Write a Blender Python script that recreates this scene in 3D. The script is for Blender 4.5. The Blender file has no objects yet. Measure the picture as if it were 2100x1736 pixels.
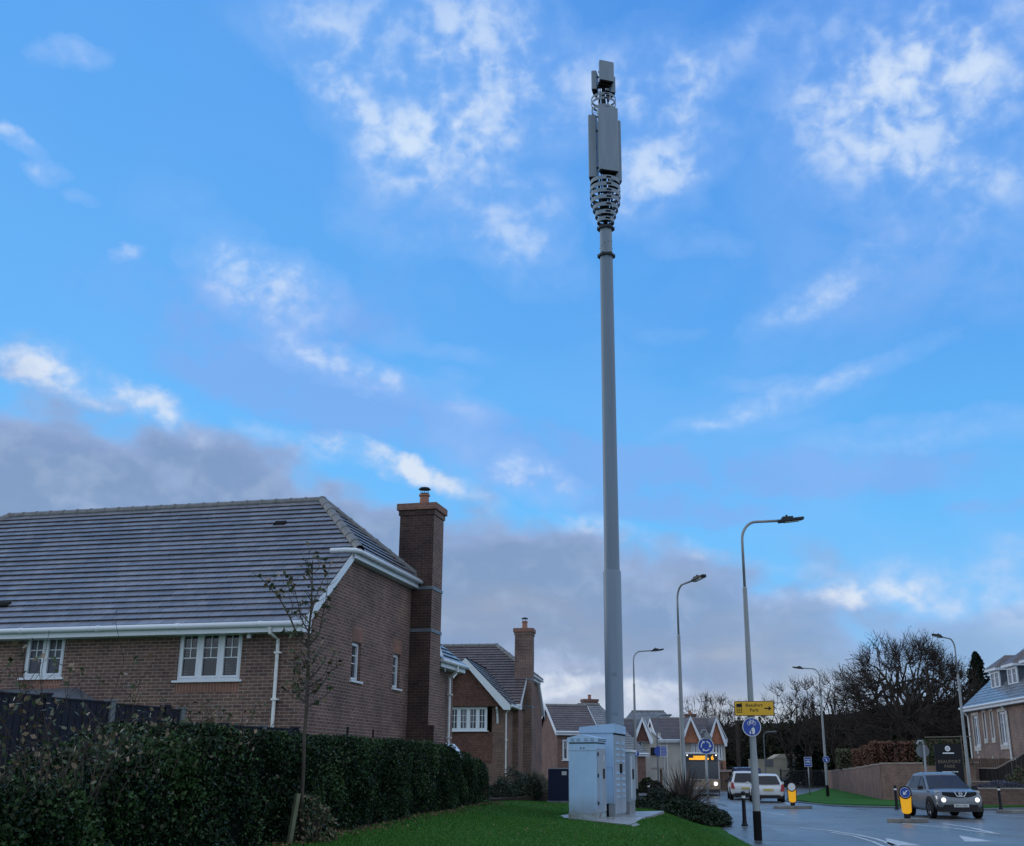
import bpy, math, random
import numpy as np
from mathutils import Vector, Matrix
R = math.radians
random.seed(7)
rng = np.random.default_rng(11)
C = bpy.context.scene.collection

# ------------------------------------------------------------------ camera
PITCH = 17.3; EYE = 1.6; FPX = 2294.0; CX, CY = 1115.0, 868.0
cd = bpy.data.cameras.new('camera'); cam = bpy.data.objects.new('camera', cd); C.objects.link(cam)
cam.location = (0, 0, EYE); cam.rotation_euler = (R(90 + PITCH), 0, 0)
cd.sensor_width = 36; cd.lens = 36 * FPX / 2100; cd.shift_x = -(CX - 1050) / 2100; cd.clip_start = .1; cd.clip_end = 6000
bpy.context.scene.camera = cam
_c, _s = math.cos(R(PITCH)), math.sin(R(PITCH))
def ray(px, py):
    u = (px - CX) / FPX; v = (CY - py) / FPX
    return u, _c - _s * v, _s + _c * v
def at(px, py, Y):                      # survey point: picture bearing at depth Y
    x, y, z = ray(px, py); k = Y / y
    return Vector((x * k, Y, EYE + z * k))
def zat(py, Y): return at(CX, py, Y).z

# ------------------------------------------------------------------ sky, sun, exposure
SUN_AZ, SUN_EL = -62, 13
w = bpy.data.worlds.new('World'); bpy.context.scene.world = w; w.use_nodes = True
nt = w.node_tree; nt.nodes.clear(); N = nt.nodes; L = nt.links
def nn(t, **k):
    n = N.new(t)
    for a, b in k.items(): setattr(n, a, b)
    return n
def plug(sock, v):
    if hasattr(v, 'is_output'): L.new(v, sock)
    else: sock.default_value = v
def mth(op, a, b=None, c=None, clamp=False):
    n = nn('ShaderNodeMath', operation=op, use_clamp=clamp); plug(n.inputs[0], a)
    if b is not None: plug(n.inputs[1], b)
    if c is not None: plug(n.inputs[2], c)
    return n.outputs[0]
def mixc(f, a, b, bt='MIX'):
    n = nn('ShaderNodeMix', data_type='RGBA', blend_type=bt); plug(n.inputs['Factor'], f)
    plug(n.inputs[6], a); plug(n.inputs[7], b); return n.outputs[2]
def sstep(v, lo, hi, a=0., b=1.):
    n = nn('ShaderNodeMapRange', interpolation_type='SMOOTHSTEP'); plug(n.inputs[0], v)
    n.inputs[1].default_value = lo; n.inputs[2].default_value = hi
    n.inputs[3].default_value = a; n.inputs[4].default_value = b; return n.outputs[0]
def azel(px, py):
    x, y, z = ray(px, py); return math.degrees(math.atan2(x, y)), math.degrees(math.atan2(z, math.hypot(x, y)))
tc = nn('ShaderNodeTexCoord'); sp = nn('ShaderNodeSeparateXYZ'); L.new(tc.outputs['Generated'], sp.inputs[0])
az = mth('MULTIPLY', mth('ARCTAN2', sp.outputs[0], sp.outputs[1]), 57.2958)
el = mth('MULTIPLY', mth('ARCSINE', sp.outputs[2]), 57.2958)
cb = nn('ShaderNodeCombineXYZ'); L.new(az, cb.inputs[0]); L.new(el, cb.inputs[1])
def noise(vec, scale, detail, rough=.55, dist=0., off=0., col=False, sq=1.0):
    m = nn('ShaderNodeMapping'); L.new(vec, m.inputs[0]); m.inputs[1].default_value = (off, off * .7, 0)
    m.inputs[3].default_value = (1, sq, 1)
    n = nn('ShaderNodeTexNoise'); L.new(m.outputs[0], n.inputs[0]); n.inputs['Scale'].default_value = scale
    n.inputs['Detail'].default_value = detail; n.inputs['Roughness'].default_value = rough
    n.inputs['Distortion'].default_value = dist
    return n.outputs['Color' if col else 'Fac']
warp = noise(cb.outputs[0], .22, 5, .6, off=31, col=True, sq=1.3)
wv = nn('ShaderNodeVectorMath', operation='MULTIPLY_ADD'); L.new(warp, wv.inputs[0])
wv.inputs[1].default_value = (3.4, 2.6, 0); L.new(cb.outputs[0], wv.inputs[2])
wo = nn('ShaderNodeVectorMath', operation='SUBTRACT'); L.new(wv.outputs[0], wo.inputs[0]); wo.inputs[1].default_value = (1.7, 1.3, 0)
P = wo.outputs[0]
def blobs(lst):
    acc = None
    for (px, py, rx, ry, rot, wt) in lst:
        a, e = azel(px, py)
        m = nn('ShaderNodeMapping', vector_type='TEXTURE'); L.new(P, m.inputs[0])
        m.inputs[1].default_value = (a, e, 0); m.inputs[2].default_value = (0, 0, R(-rot))
        m.inputs[3].default_value = (rx * .025 * 1.9, ry * .025 * 1.9, 1)
        g = nn('ShaderNodeTexGradient', gradient_type='SPHERICAL'); L.new(m.outputs[0], g.inputs[0])
        g2 = mth('SMOOTH_MIN', g.outputs['Fac'], .62, .35); acc = mth('MULTIPLY', g2, wt * 1.25) if acc is None else mth('MULTIPLY_ADD', g2, wt * 1.25, acc)
    return acc
WH = [(990, 75, 130, 80, 0, 1.1), (700, 25, 110, 50, 0, .75), (660, 95, 130, 45, 12, .7), (680, 178, 75, 26, 25, 1.1),
 (860, 40, 140, 50, 0, .5), (810, 235, 140, 70, 20, .85), (800, 320, 75, 60, 0, .9), (930, 330, 110, 85, 0, .85), (980, 210, 120, 80, 0, .55), (1080, 240, 110, 80, 0, .55), (1160, 180, 90, 70, 0, .45),
 (1060, 455, 90, 55, 0, 1.05), (1090, 545, 80, 45, 10, .55), (1120, 400, 60, 30, 0, .3), (780, 465, 80, 40, 20, .4), (900, 490, 70, 24, 0, .3),
 (1790, 175, 150, 90, -10, 1.15), (1880, 270, 190, 110, 10, .8), (2010, 160, 150, 130, 0, .55), (1900, 420, 190, 90, 40, .45), (2060, 40, 120, 70, 0, .45),
 (1620, 60, 230, 40, -20, .5), (1480, 110, 120, 40, -20, .4), (1300, 150, 110, 60, 0, .75), (1340, 250, 90, 90, 20, .7), (1400, 320, 130, 50, -30, .65), (1330, 390, 80, 60, 0, .65),
 (545, 592, 105, 50, 10, 1.55), (470, 560, 60, 60, 0, .3), (400, 470, 90, 50, 20, .2), (680, 742, 110, 26, 16, 1.15), (800, 790, 130, 24, 18, .6), (950, 830, 70, 20, 15, .45),
 (1700, 590, 120, 24, -22, .85), (1660, 640, 110, 40, -20, .25), (1650, 795, 190, 17, -14, .85), (1550, 780, 70, 12, 0, .4), (1890, 880, 160, 22, 0, .7), (1560, 860, 80, 14, 0, .25), (1440, 505, 70, 20, 0, .5), (1370, 690, 50, 14, 0, .25),
 (28, 290, 44, 10, 16, 1.2), (90, 352, 26, 13, -15, 1.0), (160, 403, 28, 10, 0, .9), (145, 105, 44, 14, -10, .9), (258, 528, 22, 11, -20, .9),
 (1100, 985, 60, 34, 25, 1.6), (1010, 945, 90, 40, 20, .6), (930, 725, 60, 12, 0, .35), (820, 700, 40, 22, 0, .25), (930, 775, 40, 14, 0, .3)]
RIM = [(560, 900, 80, 16, 20, .5), (690, 925, 70, 16, 20, .6), (960, 1010, 70, 18, 20, .6), (1240, 1080, 80, 16, 10, .6), (1420, 1120, 90, 16, 8, .5), (1820, 1230, 90, 18, 6, .6), (70, 765, 90, 20, 14, 1.1), (190, 790, 110, 26, 22, .8), (345, 845, 75, 20, 24, 1.0), (795, 955, 95, 20, 24, 1.5), (880, 990, 60, 20, 24, .5),
 (1150, 1075, 60, 14, 10, .35), (1690, 1235, 100, 16, 0, .8), (1560, 1160, 90, 14, 10, .3), (1980, 1215, 190, 46, 8, .75), (2080, 1130, 60, 20, 0, .5), (1160, 1420, 120, 18, 0, .9), (1120, 1400, 240, 50, 0, .6), (1380, 1440, 160, 26, 0, .5), (300, 1040, 220, 26, -4, .35)]
GR = [(420, 640, 200, 60, 10, .4), (780, 600, 160, 60, 0, .3), (700, 780, 240, 40, 14, .6), (1250, 960, 200, 36, 6, .5), (1050, 890, 180, 30, 10, .5), (1900, 960, 200, 30, 0, .5), (1620, 1000, 160, 24, 0, .4), (560, 830, 160, 30, 14, .5), (520, 770, 150, 36, 8, .55), (830, 870, 200, 40, 16, .7), (1160, 920, 160, 40, 10, .5), (1400, 1045, 150, 20, 4, .8), (600, 660, 170, 50, 0, .5), (640, 815, 150, 40, 10, .4),
 (1130, 1000, 110, 40, 10, .6), (1500, 950, 200, 36, 0, .45), (1700, 960, 160, 30, 0, .35), (1100, 180, 200, 160, 0, .25), (1960, 560, 220, 90, 0, .3), (2070, 1040, 90, 14, 0, .7), (1700, 470, 180, 140, 0, .25), (900, 430, 200, 60, 0, .3)]
fb = noise(cb.outputs[0], .30, 7, .47, .25, off=5, sq=1.3)
fb2 = noise(cb.outputs[0], .95, 6, .5, .3, off=17, sq=1.2)
fbn = mth('SUBTRACT', mth('MULTIPLY_ADD', fb2, .38, mth('MULTIPLY', fb, .62)), .5)
fbs = mth('SUBTRACT', noise(cb.outputs[0], .11, 5, .5, .1, off=91, sq=2.6), .5)
tex = sstep(mth('ADD', fbn, .5), .32, .66)
tmul = mth('MULTIPLY_ADD', tex, .80, .30)
wB = mth('SUBTRACT', 1., mth('EXPONENT', mth('MULTIPLY', blobs(WH), -1.15)))
wsum = mth('MULTIPLY', wB, tmul)
veil = mth('MULTIPLY', sstep(noise(cb.outputs[0], .085, 8, .55, .6, off=53, sq=1.6), .42, .66), mth('MULTIPLY_ADD', sstep(az, -10, 20), .15, .03))
wsum = mth('ADD', wsum, veil)
# clouds over the rest of the dome, out of the lens's sector, added whiter than the seen sky to raise the fill light
absaz = mth('ABSOLUTE', az)
rest = mth('MULTIPLY', sstep(absaz, 34, 60), mth('MULTIPLY_ADD', tex, .35, .85))
rest2 = mth('MULTIPLY', sstep(el, 42, 60), mth('MULTIPLY_ADD', tex, .35, .7))
wsum = mth('ADD', wsum, mth('MAXIMUM', rest, rest2))
wden = mth('MULTIPLY', mth('POWER', mth('MINIMUM', wsum, 1.0), .9), .92, clamp=True)
gden = mth('MULTIPLY', sstep(mth('MULTIPLY', mth('MULTIPLY', blobs(GR), 1.3), tmul), .02, .8), .6)
a0, e0 = azel(0, 775); a1, e1 = azel(2100, 1285)
slope = (e1 - e0) / (a1 - a0)
line = mth('MULTIPLY_ADD', mth('MAXIMUM', mth('MINIMUM', az, 32), -40), slope, e0 - slope * a0)
fb3 = noise(cb.outputs[0], .15, 7, .48, .15, off=77, sq=1.5)
bank_d = mth('MULTIPLY_ADD', mth('SUBTRACT', fb3, .5), 10.5, mth('SUBTRACT', line, el))
bank = sstep(bank_d, -.9, 1.0)
# thinner, broken bank on the right
thin = sstep(az, 6, 26, 1., .62)
bank = mth('MULTIPLY', bank, thin)
rsum = mth('MULTIPLY', mth('SUBTRACT', 1., mth('EXPONENT', mth('MULTIPLY', blobs(RIM), -1.1))), tmul)
rden = sstep(rsum, .02, .8)
sky = nn('ShaderNodeTexSky', sky_type='NISHITA'); sky.sun_disc = False
sky.sun_elevation = R(SUN_EL); sky.sun_rotation = R(SUN_AZ); sky.air_density = 1.0; sky.dust_density = .4; sky.ozone_density = 2.5
nish = mixc(1.0, sky.outputs[0], (.115, .115, .115, 1), 'MULTIPLY')
cr = nn('ShaderNodeValToRGB'); L.new(mth('DIVIDE', el, 60, clamp=True), cr.inputs[0])
e = cr.color_ramp.elements; e[0].position = 0; e[0].color = (.26, .55, .88, 1); e[1].position = 1; e[1].color = (.04, .15, .55, 1)
for p_, c_ in ((.20, (.125, .46, .90, 1)), (.36, (.088, .35, .82, 1)), (.58, (.062, .27, .76, 1))):
    q = e.new(p_); q.color = c_
left = sstep(az, -26, 22, 1., 0.)
blue = mixc(mth('MULTIPLY', left, .32), cr.outputs[0], (.15, .50, .93, 1))
blue = mixc(.12, blue, nish)
bankcol = nn('ShaderNodeValToRGB'); L.new(mth('DIVIDE', mth('ADD', mth('MULTIPLY', fbn, 3.5), mth('MULTIPLY_ADD', fbs, 17, el)), 24, clamp=True), bankcol.inputs[0])
e = bankcol.color_ramp.elements; e[0].position = .05; e[0].color = (.46, .50, .56, 1); e[1].position = 1; e[1].color = (.22, .32, .56, 1)
for p_, c_ in ((.12, (.36, .41, .50, 1)), (.22, (.255, .325, .465, 1)), (.36, (.20, .30, .48, 1)), (.62, (.185, .29, .49, 1))):
    q = e.new(p_); q.color = c_
bk = mixc(mth('MULTIPLY', sstep(mth('ADD', fbn, .5), .46, .70), .42), bankcol.outputs[0], (.36, .45, .62, 1))
bc = mixc(mth('MULTIPLY', sstep(bank_d, 2.2, 0.), .40), bk, (.34, .45, .74, 1))
bc = mixc(mth('MULTIPLY', mth('MULTIPLY', sstep(az, -6, 30), sstep(el, 2, 10)), .35), bc, (.22, .40, .72, 1))
wcol = mixc(sstep(wsum, .30, 1.0), (.30, .48, .84, 1), (.66, .75, .86, 1))
col = mixc(gden, blue, (.20, .36, .74, 1))
col = mixc(mth('MULTIPLY', wden, .88), col, wcol)
bank = mth('MULTIPLY', bank, sstep(absaz, 75, 45))
col = mixc(bank, col, bc)
col = mixc(mth('MULTIPLY', rden, .8), col, mixc(sstep(rsum, .2, .8), (.46, .56, .78, 1), (.70, .74, .80, 1)))
col = mixc(sstep(el, .0, -2.0), col, (.05, .06, .05, 1))
bg = nn('ShaderNodeBackground'); L.new(col, bg.inputs[0]); bg.inputs[1].default_value = 1.15
out = nn('ShaderNodeOutputWorld'); L.new(bg.outputs[0], out.inputs[0])
w.cycles.sampling_method = 'MANUAL'; w.cycles.sample_map_resolution = 512

sl = bpy.data.lights.new('sun', 'SUN'); sl.energy = .5; sl.angle = R(16); sl.color = (1, .96, .9)
so = bpy.data.objects.new('sun', sl); C.objects.link(so)
sd = Vector((math.sin(R(SUN_AZ)) * math.cos(R(SUN_EL)), math.cos(R(SUN_AZ)) * math.cos(R(SUN_EL)), math.sin(R(SUN_EL))))
so.rotation_euler = sd.to_track_quat('Z', 'Y').to_euler()
vs = bpy.context.scene.view_settings
vs.view_transform = 'Standard'; vs.look = 'None'; vs.exposure = 0; vs.gamma = 1
bpy.context.scene.cycles.max_bounces = 6

# ------------------------------------------------------------------ materials
M = {}
def mat(name, col, rough=.6, metal=0., emit=None, es=1., spec=.5):
    m = bpy.data.materials.new(name); m.use_nodes = True
    b = m.node_tree.nodes['Principled BSDF']
    b.inputs['Base Color'].default_value = (*col, 1); b.inputs['Roughness'].default_value = rough
    b.inputs['Metallic'].default_value = metal; b.inputs['Specular IOR Level'].default_value = spec
    if emit: b.inputs['Emission Color'].default_value = (*emit, 1); b.inputs['Emission Strength'].default_value = es
    M[name] = m; return m
LOWSPEC = {'hedge_leaf': .12, 'hedge_shoot': .18, 'shrub_leaf': .25, 'wood_leaf': .1, 'brown_leaf': .1, 'conifer_leaf': .1, 'beech_leaf': .15, 'lawn': .08, 'grass_blade': .15, 'field': .05, 'hedge_core': .05, 'bark': .15, 'bark_far': .1, 'black_paint': .2, 'black_matt': .1, 'fence_navy': .2, 'tile_edge': .05, 'mulch': .1, 'timber_dark': .1, 'twig_leaf': .25, 'tile_hung': .2, 'garden_wall': .2, 'brick': .25, 'brick_damp': .25, 'brick_far': .2, 'plastic': .25, 'tyre': .15, 'dark_metal': .3, 'navy_paint': .25}
class NT:
    def __init__(s, m): s.t = m.node_tree; s.b = s.t.nodes['Principled BSDF']
    def n(s, t, **k):
        x = s.t.nodes.new(t)
        for a, b in k.items(): setattr(x, a, b)
        return x
    def l(s, a, b): s.t.links.new(a, b)
    def co(s, kind='Object', scale=(1, 1, 1)):
        c = s.n('ShaderNodeTexCoord'); m = s.n('ShaderNodeMapping'); m.inputs[3].default_value = scale
        s.l(c.outputs[kind], m.inputs[0]); return m.outputs[0]
    def noise(s, co, sc, det=4, rough=.6):
        x = s.n('ShaderNodeTexNoise'); s.l(co, x.inputs[0]); x.inputs['Scale'].default_value = sc
        x.inputs['Detail'].default_value = det; x.inputs['Roughness'].default_value = rough; return x.outputs['Fac']
    def ramp(s, f, stops):
        r = s.n('ShaderNodeValToRGB'); s.l(f, r.inputs[0]); e = r.color_ramp.elements
        e[0].position, e[0].color = stops[0][0], (*stops[0][1], 1); e[1].position, e[1].color = stops[-1][0], (*stops[-1][1], 1)
        for p, c in stops[1:-1]: q = e.new(p); q.color = (*c, 1)
        return r.outputs[0]
    def mix(s, f, a, b, bt='MIX'):
        x = s.n('ShaderNodeMix', data_type='RGBA', blend_type=bt)
        for k, v in ((0, f), (6, a), (7, b)):
            if hasattr(v, 'is_output'): s.l(v, x.inputs[k])
            else: x.inputs[k].default_value = v if k == 0 else (*v, 1)
        return x.outputs[2]
    def bump(s, h, st, dist=.01):
        x = s.n('ShaderNodeBump'); s.l(h, x.inputs['Height']); x.inputs['Strength'].default_value = st
        x.inputs['Distance'].default_value = dist; s.l(x.outputs[0], s.b.inputs['Normal'])
    def rough(s, f, lo, hi):
        x = s.n('ShaderNodeMapRange'); s.l(f, x.inputs[0]); x.inputs[3].default_value = lo; x.inputs[4].default_value = hi
        x.inputs[1].default_value = .3; x.inputs[2].default_value = .7
        s.l(x.outputs[0], s.b.inputs['Roughness'])
def varied(name, c1, c2, rough=.6, scale=3., det=5, metal=0., bump=0., kind='Object', sc=(1, 1, 1), lo=.35, hi=.65, rl=None):
    m = mat(name, c1, rough, metal); t = NT(m); co = t.co(kind, sc); f = t.noise(co, scale, det)
    t.l(t.ramp(f, [(lo, c1), (hi, c2)]), t.b.inputs['Base Color'])
    if bump: t.bump(f, bump)
    if rl: t.rough(f, *rl)
    return m
def brick(name, c1, c2, mortar, bw=.225, rh=.075, ms=.006, dark=None, dark_front=0):
    m = mat(name, c1, .85); t = NT(m); uv = t.co('UV')
    b = t.n('ShaderNodeTexBrick'); t.l(uv, b.inputs[0]); b.offset = .5
    b.inputs['Color1'].default_value = (*c1, 1); b.inputs['Color2'].default_value = (*c2, 1); b.inputs['Mortar'].default_value = (*mortar, 1)
    b.inputs['Scale'].default_value = 1; b.inputs['Mortar Size'].default_value = ms; b.inputs['Brick Width'].default_value = bw
    b.inputs['Row Height'].default_value = rh; b.inputs['Mortar Smooth'].default_value = .2; b.inputs['Bias'].default_value = -.1
    f = t.noise(uv, 1.1, 6)
    g = t.ramp(f, [(.28, (.62, .63, .66)), (.5, (.98, .97, .96)), (.72, (1.28, 1.22, 1.16))])
    c = t.mix(1., b.outputs[0], g, 'MULTIPLY')
    f2 = t.noise(uv, 9, 3); g2 = t.ramp(f2, [(.35, (.8, .8, .82)), (.7, (1.1, 1.08, 1.06))]); c = t.mix(1., c, g2, 'MULTIPLY')
    t.l(c, t.b.inputs['Base Color']); t.bump(b.outputs['Fac'], -.6, .008)
    return m
brick('brick', (.185, .112, .092), (.11, .07, .062), (.31, .255, .235), ms=.0085)
brick('brick_damp', (.075, .046, .04), (.045, .03, .028), (.11, .088, .08))  # much darker brick, set on the chimney's front faces only
brick('brick_far', (.20, .12, .098), (.145, .088, .075), (.27, .22, .20))
brick('brick_pale', (.24, .165, .14), (.18, .125, .11), (.30, .25, .22))
brick('soldier', (.24, .115, .085), (.19, .095, .075), (.34, .24, .20), bw=.075, rh=.5)
brick('tile_hung', (.17, .088, .072), (.12, .062, .055), (.07, .035, .03), bw=.17, rh=.11, ms=.006)
brick('tile_orange', (.42, .17, .10), (.34, .14, .085), (.16, .07, .05), bw=.17, rh=.11, ms=.006)
brick('garden_wall', (.23, .15, .13), (.185, .12, .105), (.28, .21, .185))
varied('stone', (.42, .40, .36), (.55, .53, .5), .8, 4)
varied('upvc', (.74, .78, .84), (.66, .70, .77), .35, 2.2, 6, lo=.3, hi=.75)
varied('upvc_dirty', (.78, .79, .80), (.42, .43, .40), .4, 5, 7, lo=.5, hi=.8)
varied('render_wall', (.50, .48, .43), (.42, .40, .37), .9, 1.2, 7, bump=.2)
varied('render_grey', (.36, .36, .36), (.30, .30, .31), .9, 1.2, 7)
def roofmat(name, c1, c2, rough=.35, gu=.30):
    m = mat(name, c1, rough); t = NT(m); uv = t.co('UV')
    b = t.n('ShaderNodeTexBrick'); t.l(uv, b.inputs[0]); b.offset = .5
    b.inputs['Color1'].default_value = (*c1, 1); b.inputs['Color2'].default_value = (*c2, 1); b.inputs['Mortar'].default_value = (c2[0] * .45, c2[1] * .45, c2[2] * .45, 1)
    b.inputs['Scale'].default_value = 1; b.inputs['Mortar Size'].default_value = .008; b.inputs['Brick Width'].default_value = gu; b.inputs['Row Height'].default_value = .275
    f = t.noise(uv, .8, 7); g = t.ramp(f, [(.3, (.75, .76, .8)), (.7, (1.15, 1.12, 1.1))]); c = t.mix(1., b.outputs[0], g, 'MULTIPLY')
    t.l(c, t.b.inputs['Base Color']); f2 = t.noise(uv, 3, 6); t.rough(f2, rough - .1, rough + .15)
    return m
roofmat('roof_tile', (.25, .25, .285), (.165, .17, .20), .30)
roofmat('roof_brown', (.15, .12, .12), (.11, .088, .09), .5)
roofmat('roof_slate', (.21, .23, .255), (.15, .165, .185), .25)
varied('ridge_tile', (.20, .20, .205), (.12, .125, .13), .55, 6, 6)
varied('lead', (.14, .165, .20), (.09, .11, .14), .45, 3, 6)
mat('tile_edge', (.010, .010, .018), .8)  # near-black: shadow in the gaps between tile courses, put into the colour
mat('glass', (.018, .022, .03), .06, spec=.8)
mat('glass_far', (.03, .036, .05), .15)
def special_glass():
    m = mat('glass_blind', (.02, .02, .03), .08, spec=.7); t = NT(m); uv = t.co('UV')
    wv = t.n('ShaderNodeTexWave', wave_type='BANDS', bands_direction='Y'); t.l(uv, wv.inputs[0]); wv.inputs['Scale'].default_value = 5.4
    f = t.noise(uv, 2.2, 2); mm = t.n('ShaderNodeMath', operation='MULTIPLY'); t.l(wv.outputs['Fac'], mm.inputs[0]); t.l(t.ramp(f, [(.42, (.0, .0, .0)), (.6, (1, 1, 1))]), mm.inputs[1])
    t.l(t.ramp(mm.outputs[0], [(.55, (.006, .006, .014)), (.85, (.09, .08, .08))]), t.b.inputs['Base Color'])
    m = mat('glass_curtain', (.2, .2, .22), .12, spec=.7); t = NT(m); uv = t.co('UV')
    wv = t.n('ShaderNodeTexWave', wave_type='BANDS', bands_direction='X'); t.l(uv, wv.inputs[0]); wv.inputs['Scale'].default_value = 2.4; wv.inputs['Distortion'].default_value = 2
    t.l(t.ramp(wv.outputs['Fac'], [(.2, (.05, .055, .07)), (.9, (.28, .29, .33))]), t.b.inputs['Base Color'])
    m = mat('glass_frosted', (.1, .1, .13), .35, spec=.6); t = NT(m); uv = t.co('UV'); f = t.noise(uv, 45, 2)
    t.l(t.ramp(f, [(.35, (.03, .035, .055)), (.65, (.06, .068, .10))]), t.b.inputs['Base Color']); t.bump(f, .5)
special_glass()
varied('galv', (.30, .32, .345), (.22, .24, .26), .45, 3, 6, metal=.25, sc=(1, 1, .3))
varied('mast_paint', (.175, .24, .32), (.15, .21, .28), .5, 2.2, 7, sc=(3, 3, .12))
dirty('cabinet_grey') if 'cabinet_grey' in M else None
varied('mast_sleeve', (.19, .255, .335), (.165, .22, .295), .5, 2.2, 7, sc=(3, 3, .12))
varied('mast_light', (.22, .28, .345), (.18, .235, .295), .45, 2.5, 7, sc=(2, 2, .25))
varied('cabinet_paint', (.40, .585, .82), (.345, .52, .74), .42, 1.6, 6)
def dirty(nm):
    m = M[nm]; t = NT(m); g = t.n('ShaderNodeTexCoord'); sx = t.n('ShaderNodeSeparateXYZ'); t.l(g.outputs['Object'], sx.inputs[0]); nz = t.noise(g.outputs['Object'], 5, 7, .7)
    mr = t.n('ShaderNodeMapRange'); t.l(sx.outputs[2], mr.inputs[0]); mr.inputs[1].default_value = .10; mr.inputs[2].default_value = .55; mr.inputs[3].default_value = 1.25; mr.inputs[4].default_value = 0
    mm = t.n('ShaderNodeMath', operation='MULTIPLY', use_clamp=True); t.l(mr.outputs[0], mm.inputs[0]); t.l(nz, mm.inputs[1]); old = t.b.inputs['Base Color'].links[0].from_socket
    streak = t.noise(t.co('Object', (14, 14, .5)), 2.0, 5); c = t.mix(t.ramp(streak, [(.55, (0, 0, 0)), (.8, (.35, .35, .35))]), old, (.20, .24, .25)); t.l(t.mix(mm.outputs[0], c, (.16, .15, .13)), t.b.inputs['Base Color'])
dirty('cabinet_paint')
varied('cabinet_grey', (.34, .40, .47), (.28, .335, .40), .45, 2, 6)
varied('cabinet_dirt', (.33, .42, .47), (.17, .16, .135), .7, 4, 7, sc=(1, 1, 2))
mat('cabinet_seam', (.05, .07, .085), .6)
mat('navy_paint', (.012, .016, .045), .35)
mat('black_paint', (.012, .012, .016), .45)
mat('black_matt', (.01, .01, .011), .8)
mat('dark_metal', (.03, .034, .04), .5, .3)
mat('white_paint', (.78, .80, .82), .4)
mat('reflective_white', (.75, .75, .75), .3)
mat('sign_blue', (.012, .06, .35), .35)
mat('sign_yellow', (.72, .40, .015), .4)
mat('amber_shell', (.95, .48, .01), .35, emit=(1, .42, .0), es=.32)
mat('sign_back', (.16, .17, .19), .6)
mat('gold_dim', (.14, .11, .07), .4)
mat('stone_text', (.42, .44, .46), .5)
mat('led_amber', (.9, .45, .03), .4, emit=(1., .42, .02), es=1.3)
mat('lamp_lit', (1, 1, 1), .2, emit=(1, .98, .9), es=1.7)
mat('lamp_lens', (.5, .5, .48), .12)
mat('chrome', (.6, .62, .65), .15, 1.)
mat('car_silver', (.19, .205, .23), .22, .5)
mat('car_glass', (.008, .009, .012), .12, spec=.35)
mat('car_white', (.62, .64, .67), .25)
mat('car_navy', (.015, .025, .09), .25)
mat('car_grey', (.08, .09, .11), .3, .3)
mat('car_black', (.015, .016, .02), .25)
mat('bus_gold', (.28, .20, .13), .35, .3)
mat('bus_white', (.6, .61, .62), .35)
mat('bus_dark', (.03, .032, .04), .3)
mat('bus_glass', (.02, .028, .045), .08, spec=.7)
mat('tyre', (.012, .012, .013), .75)
mat('rim', (.35, .36, .38), .3, .8)
mat('plastic', (.02, .02, .022), .6)
mat('tail_red', (.35, .01, .01), .3)
mat('plate_yellow', (.55, .42, .12), .5)
mat('plate_white', (.6, .62, .62), .5)
mat('pot_clay', (.33, .15, .10), .7)
varied('timber', (.16, .10, .065), (.09, .06, .045), .8, 2, 6, sc=(6, 6, .6), bump=.3)
varied('timber_dark', (.05, .045, .042), (.03, .028, .03), .8, 2, 6, sc=(6, 6, .6))
varied('fence_navy', (.008, .010, .022), (.014, .017, .034), .6, 2, 5)
varied('concrete_post', (.17, .19, .21), (.10, .115, .13), .8, 4, 6)
varied('stake', (.19, .20, .13), (.11, .12, .08), .8, 3, 6, sc=(4, 4, .6))
varied('bark', (.10, .085, .07), (.05, .043, .038), .9, 5, 6, bump=.4)
varied('bark_far', (.07, .055, .048), (.036, .031, .028), .9, .8, 4)
varied('coping', (.36, .30, .27), (.26, .22, .2), .8, 2, 6)
varied('cream_board', (.48, .45, .36), (.38, .34, .27), .8, .9, 6)
varied('kerb', (.24, .235, .22), (.13, .125, .12), .7, 2, 6)
varied('slab', (.42, .43, .44), (.22, .22, .22), .35, 1.3, 8, rl=(.2, .5))
varied('mulch', (.022, .017, .013), (.045, .035, .025), .95, 6, 8, bump=.6)
def leafmat(name, stops, rough=.5, trans=0.):
    m = mat(name, stops[0][1], rough); t = NT(m); g = t.n('ShaderNodeNewGeometry')
    t.l(t.ramp(g.outputs['Random Per Island'], stops), t.b.inputs['Base Color']); return m
leafmat('hedge_leaf', [(0, (.004, .010, .006)), (.4, (.009, .022, .010)), (.75, (.018, .042, .017)), (.94, (.042, .09, .028)), (.98, (.07, .06, .04)), (1, (.15, .13, .11))], .5)
leafmat('hedge_shoot', [(0, (.016, .038, .014)), (.5, (.03, .07, .022)), (.9, (.05, .10, .03)), (1, (.10, .10, .05))], .5)
leafmat('litter', [(0, (.06, .035, .02)), (.6, (.12, .07, .035)), (1, (.20, .15, .07))], .8)
leafmat('twig_leaf', [(0, (.03, .05, .025)), (.5, (.07, .10, .05)), (.8, (.14, .10, .06)), (1, (.25, .18, .13))], .5)
leafmat('shrub_leaf', [(0, (.008, .016, .010)), (.6, (.018, .035, .018)), (.9, (.035, .06, .03)), (1, (.10, .09, .08))], .5)
leafmat('phormium_leaf', [(0, (.03, .035, .028)), (.35, (.08, .065, .06)), (.75, (.17, .12, .115)), (1, (.25, .22, .18))], .5)
leafmat('beech_leaf', [(0, (.07, .035, .025)), (.5, (.17, .08, .055)), (.85, (.26, .14, .10)), (1, (.06, .07, .035))], .7)
leafmat('wood_leaf', [(0, (.009, .012, .010)), (.4, (.022, .030, .018)), (.7, (.036, .055, .025)), (.86, (.055, .042, .03)), (1, (.08, .085, .045))], .8)
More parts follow.
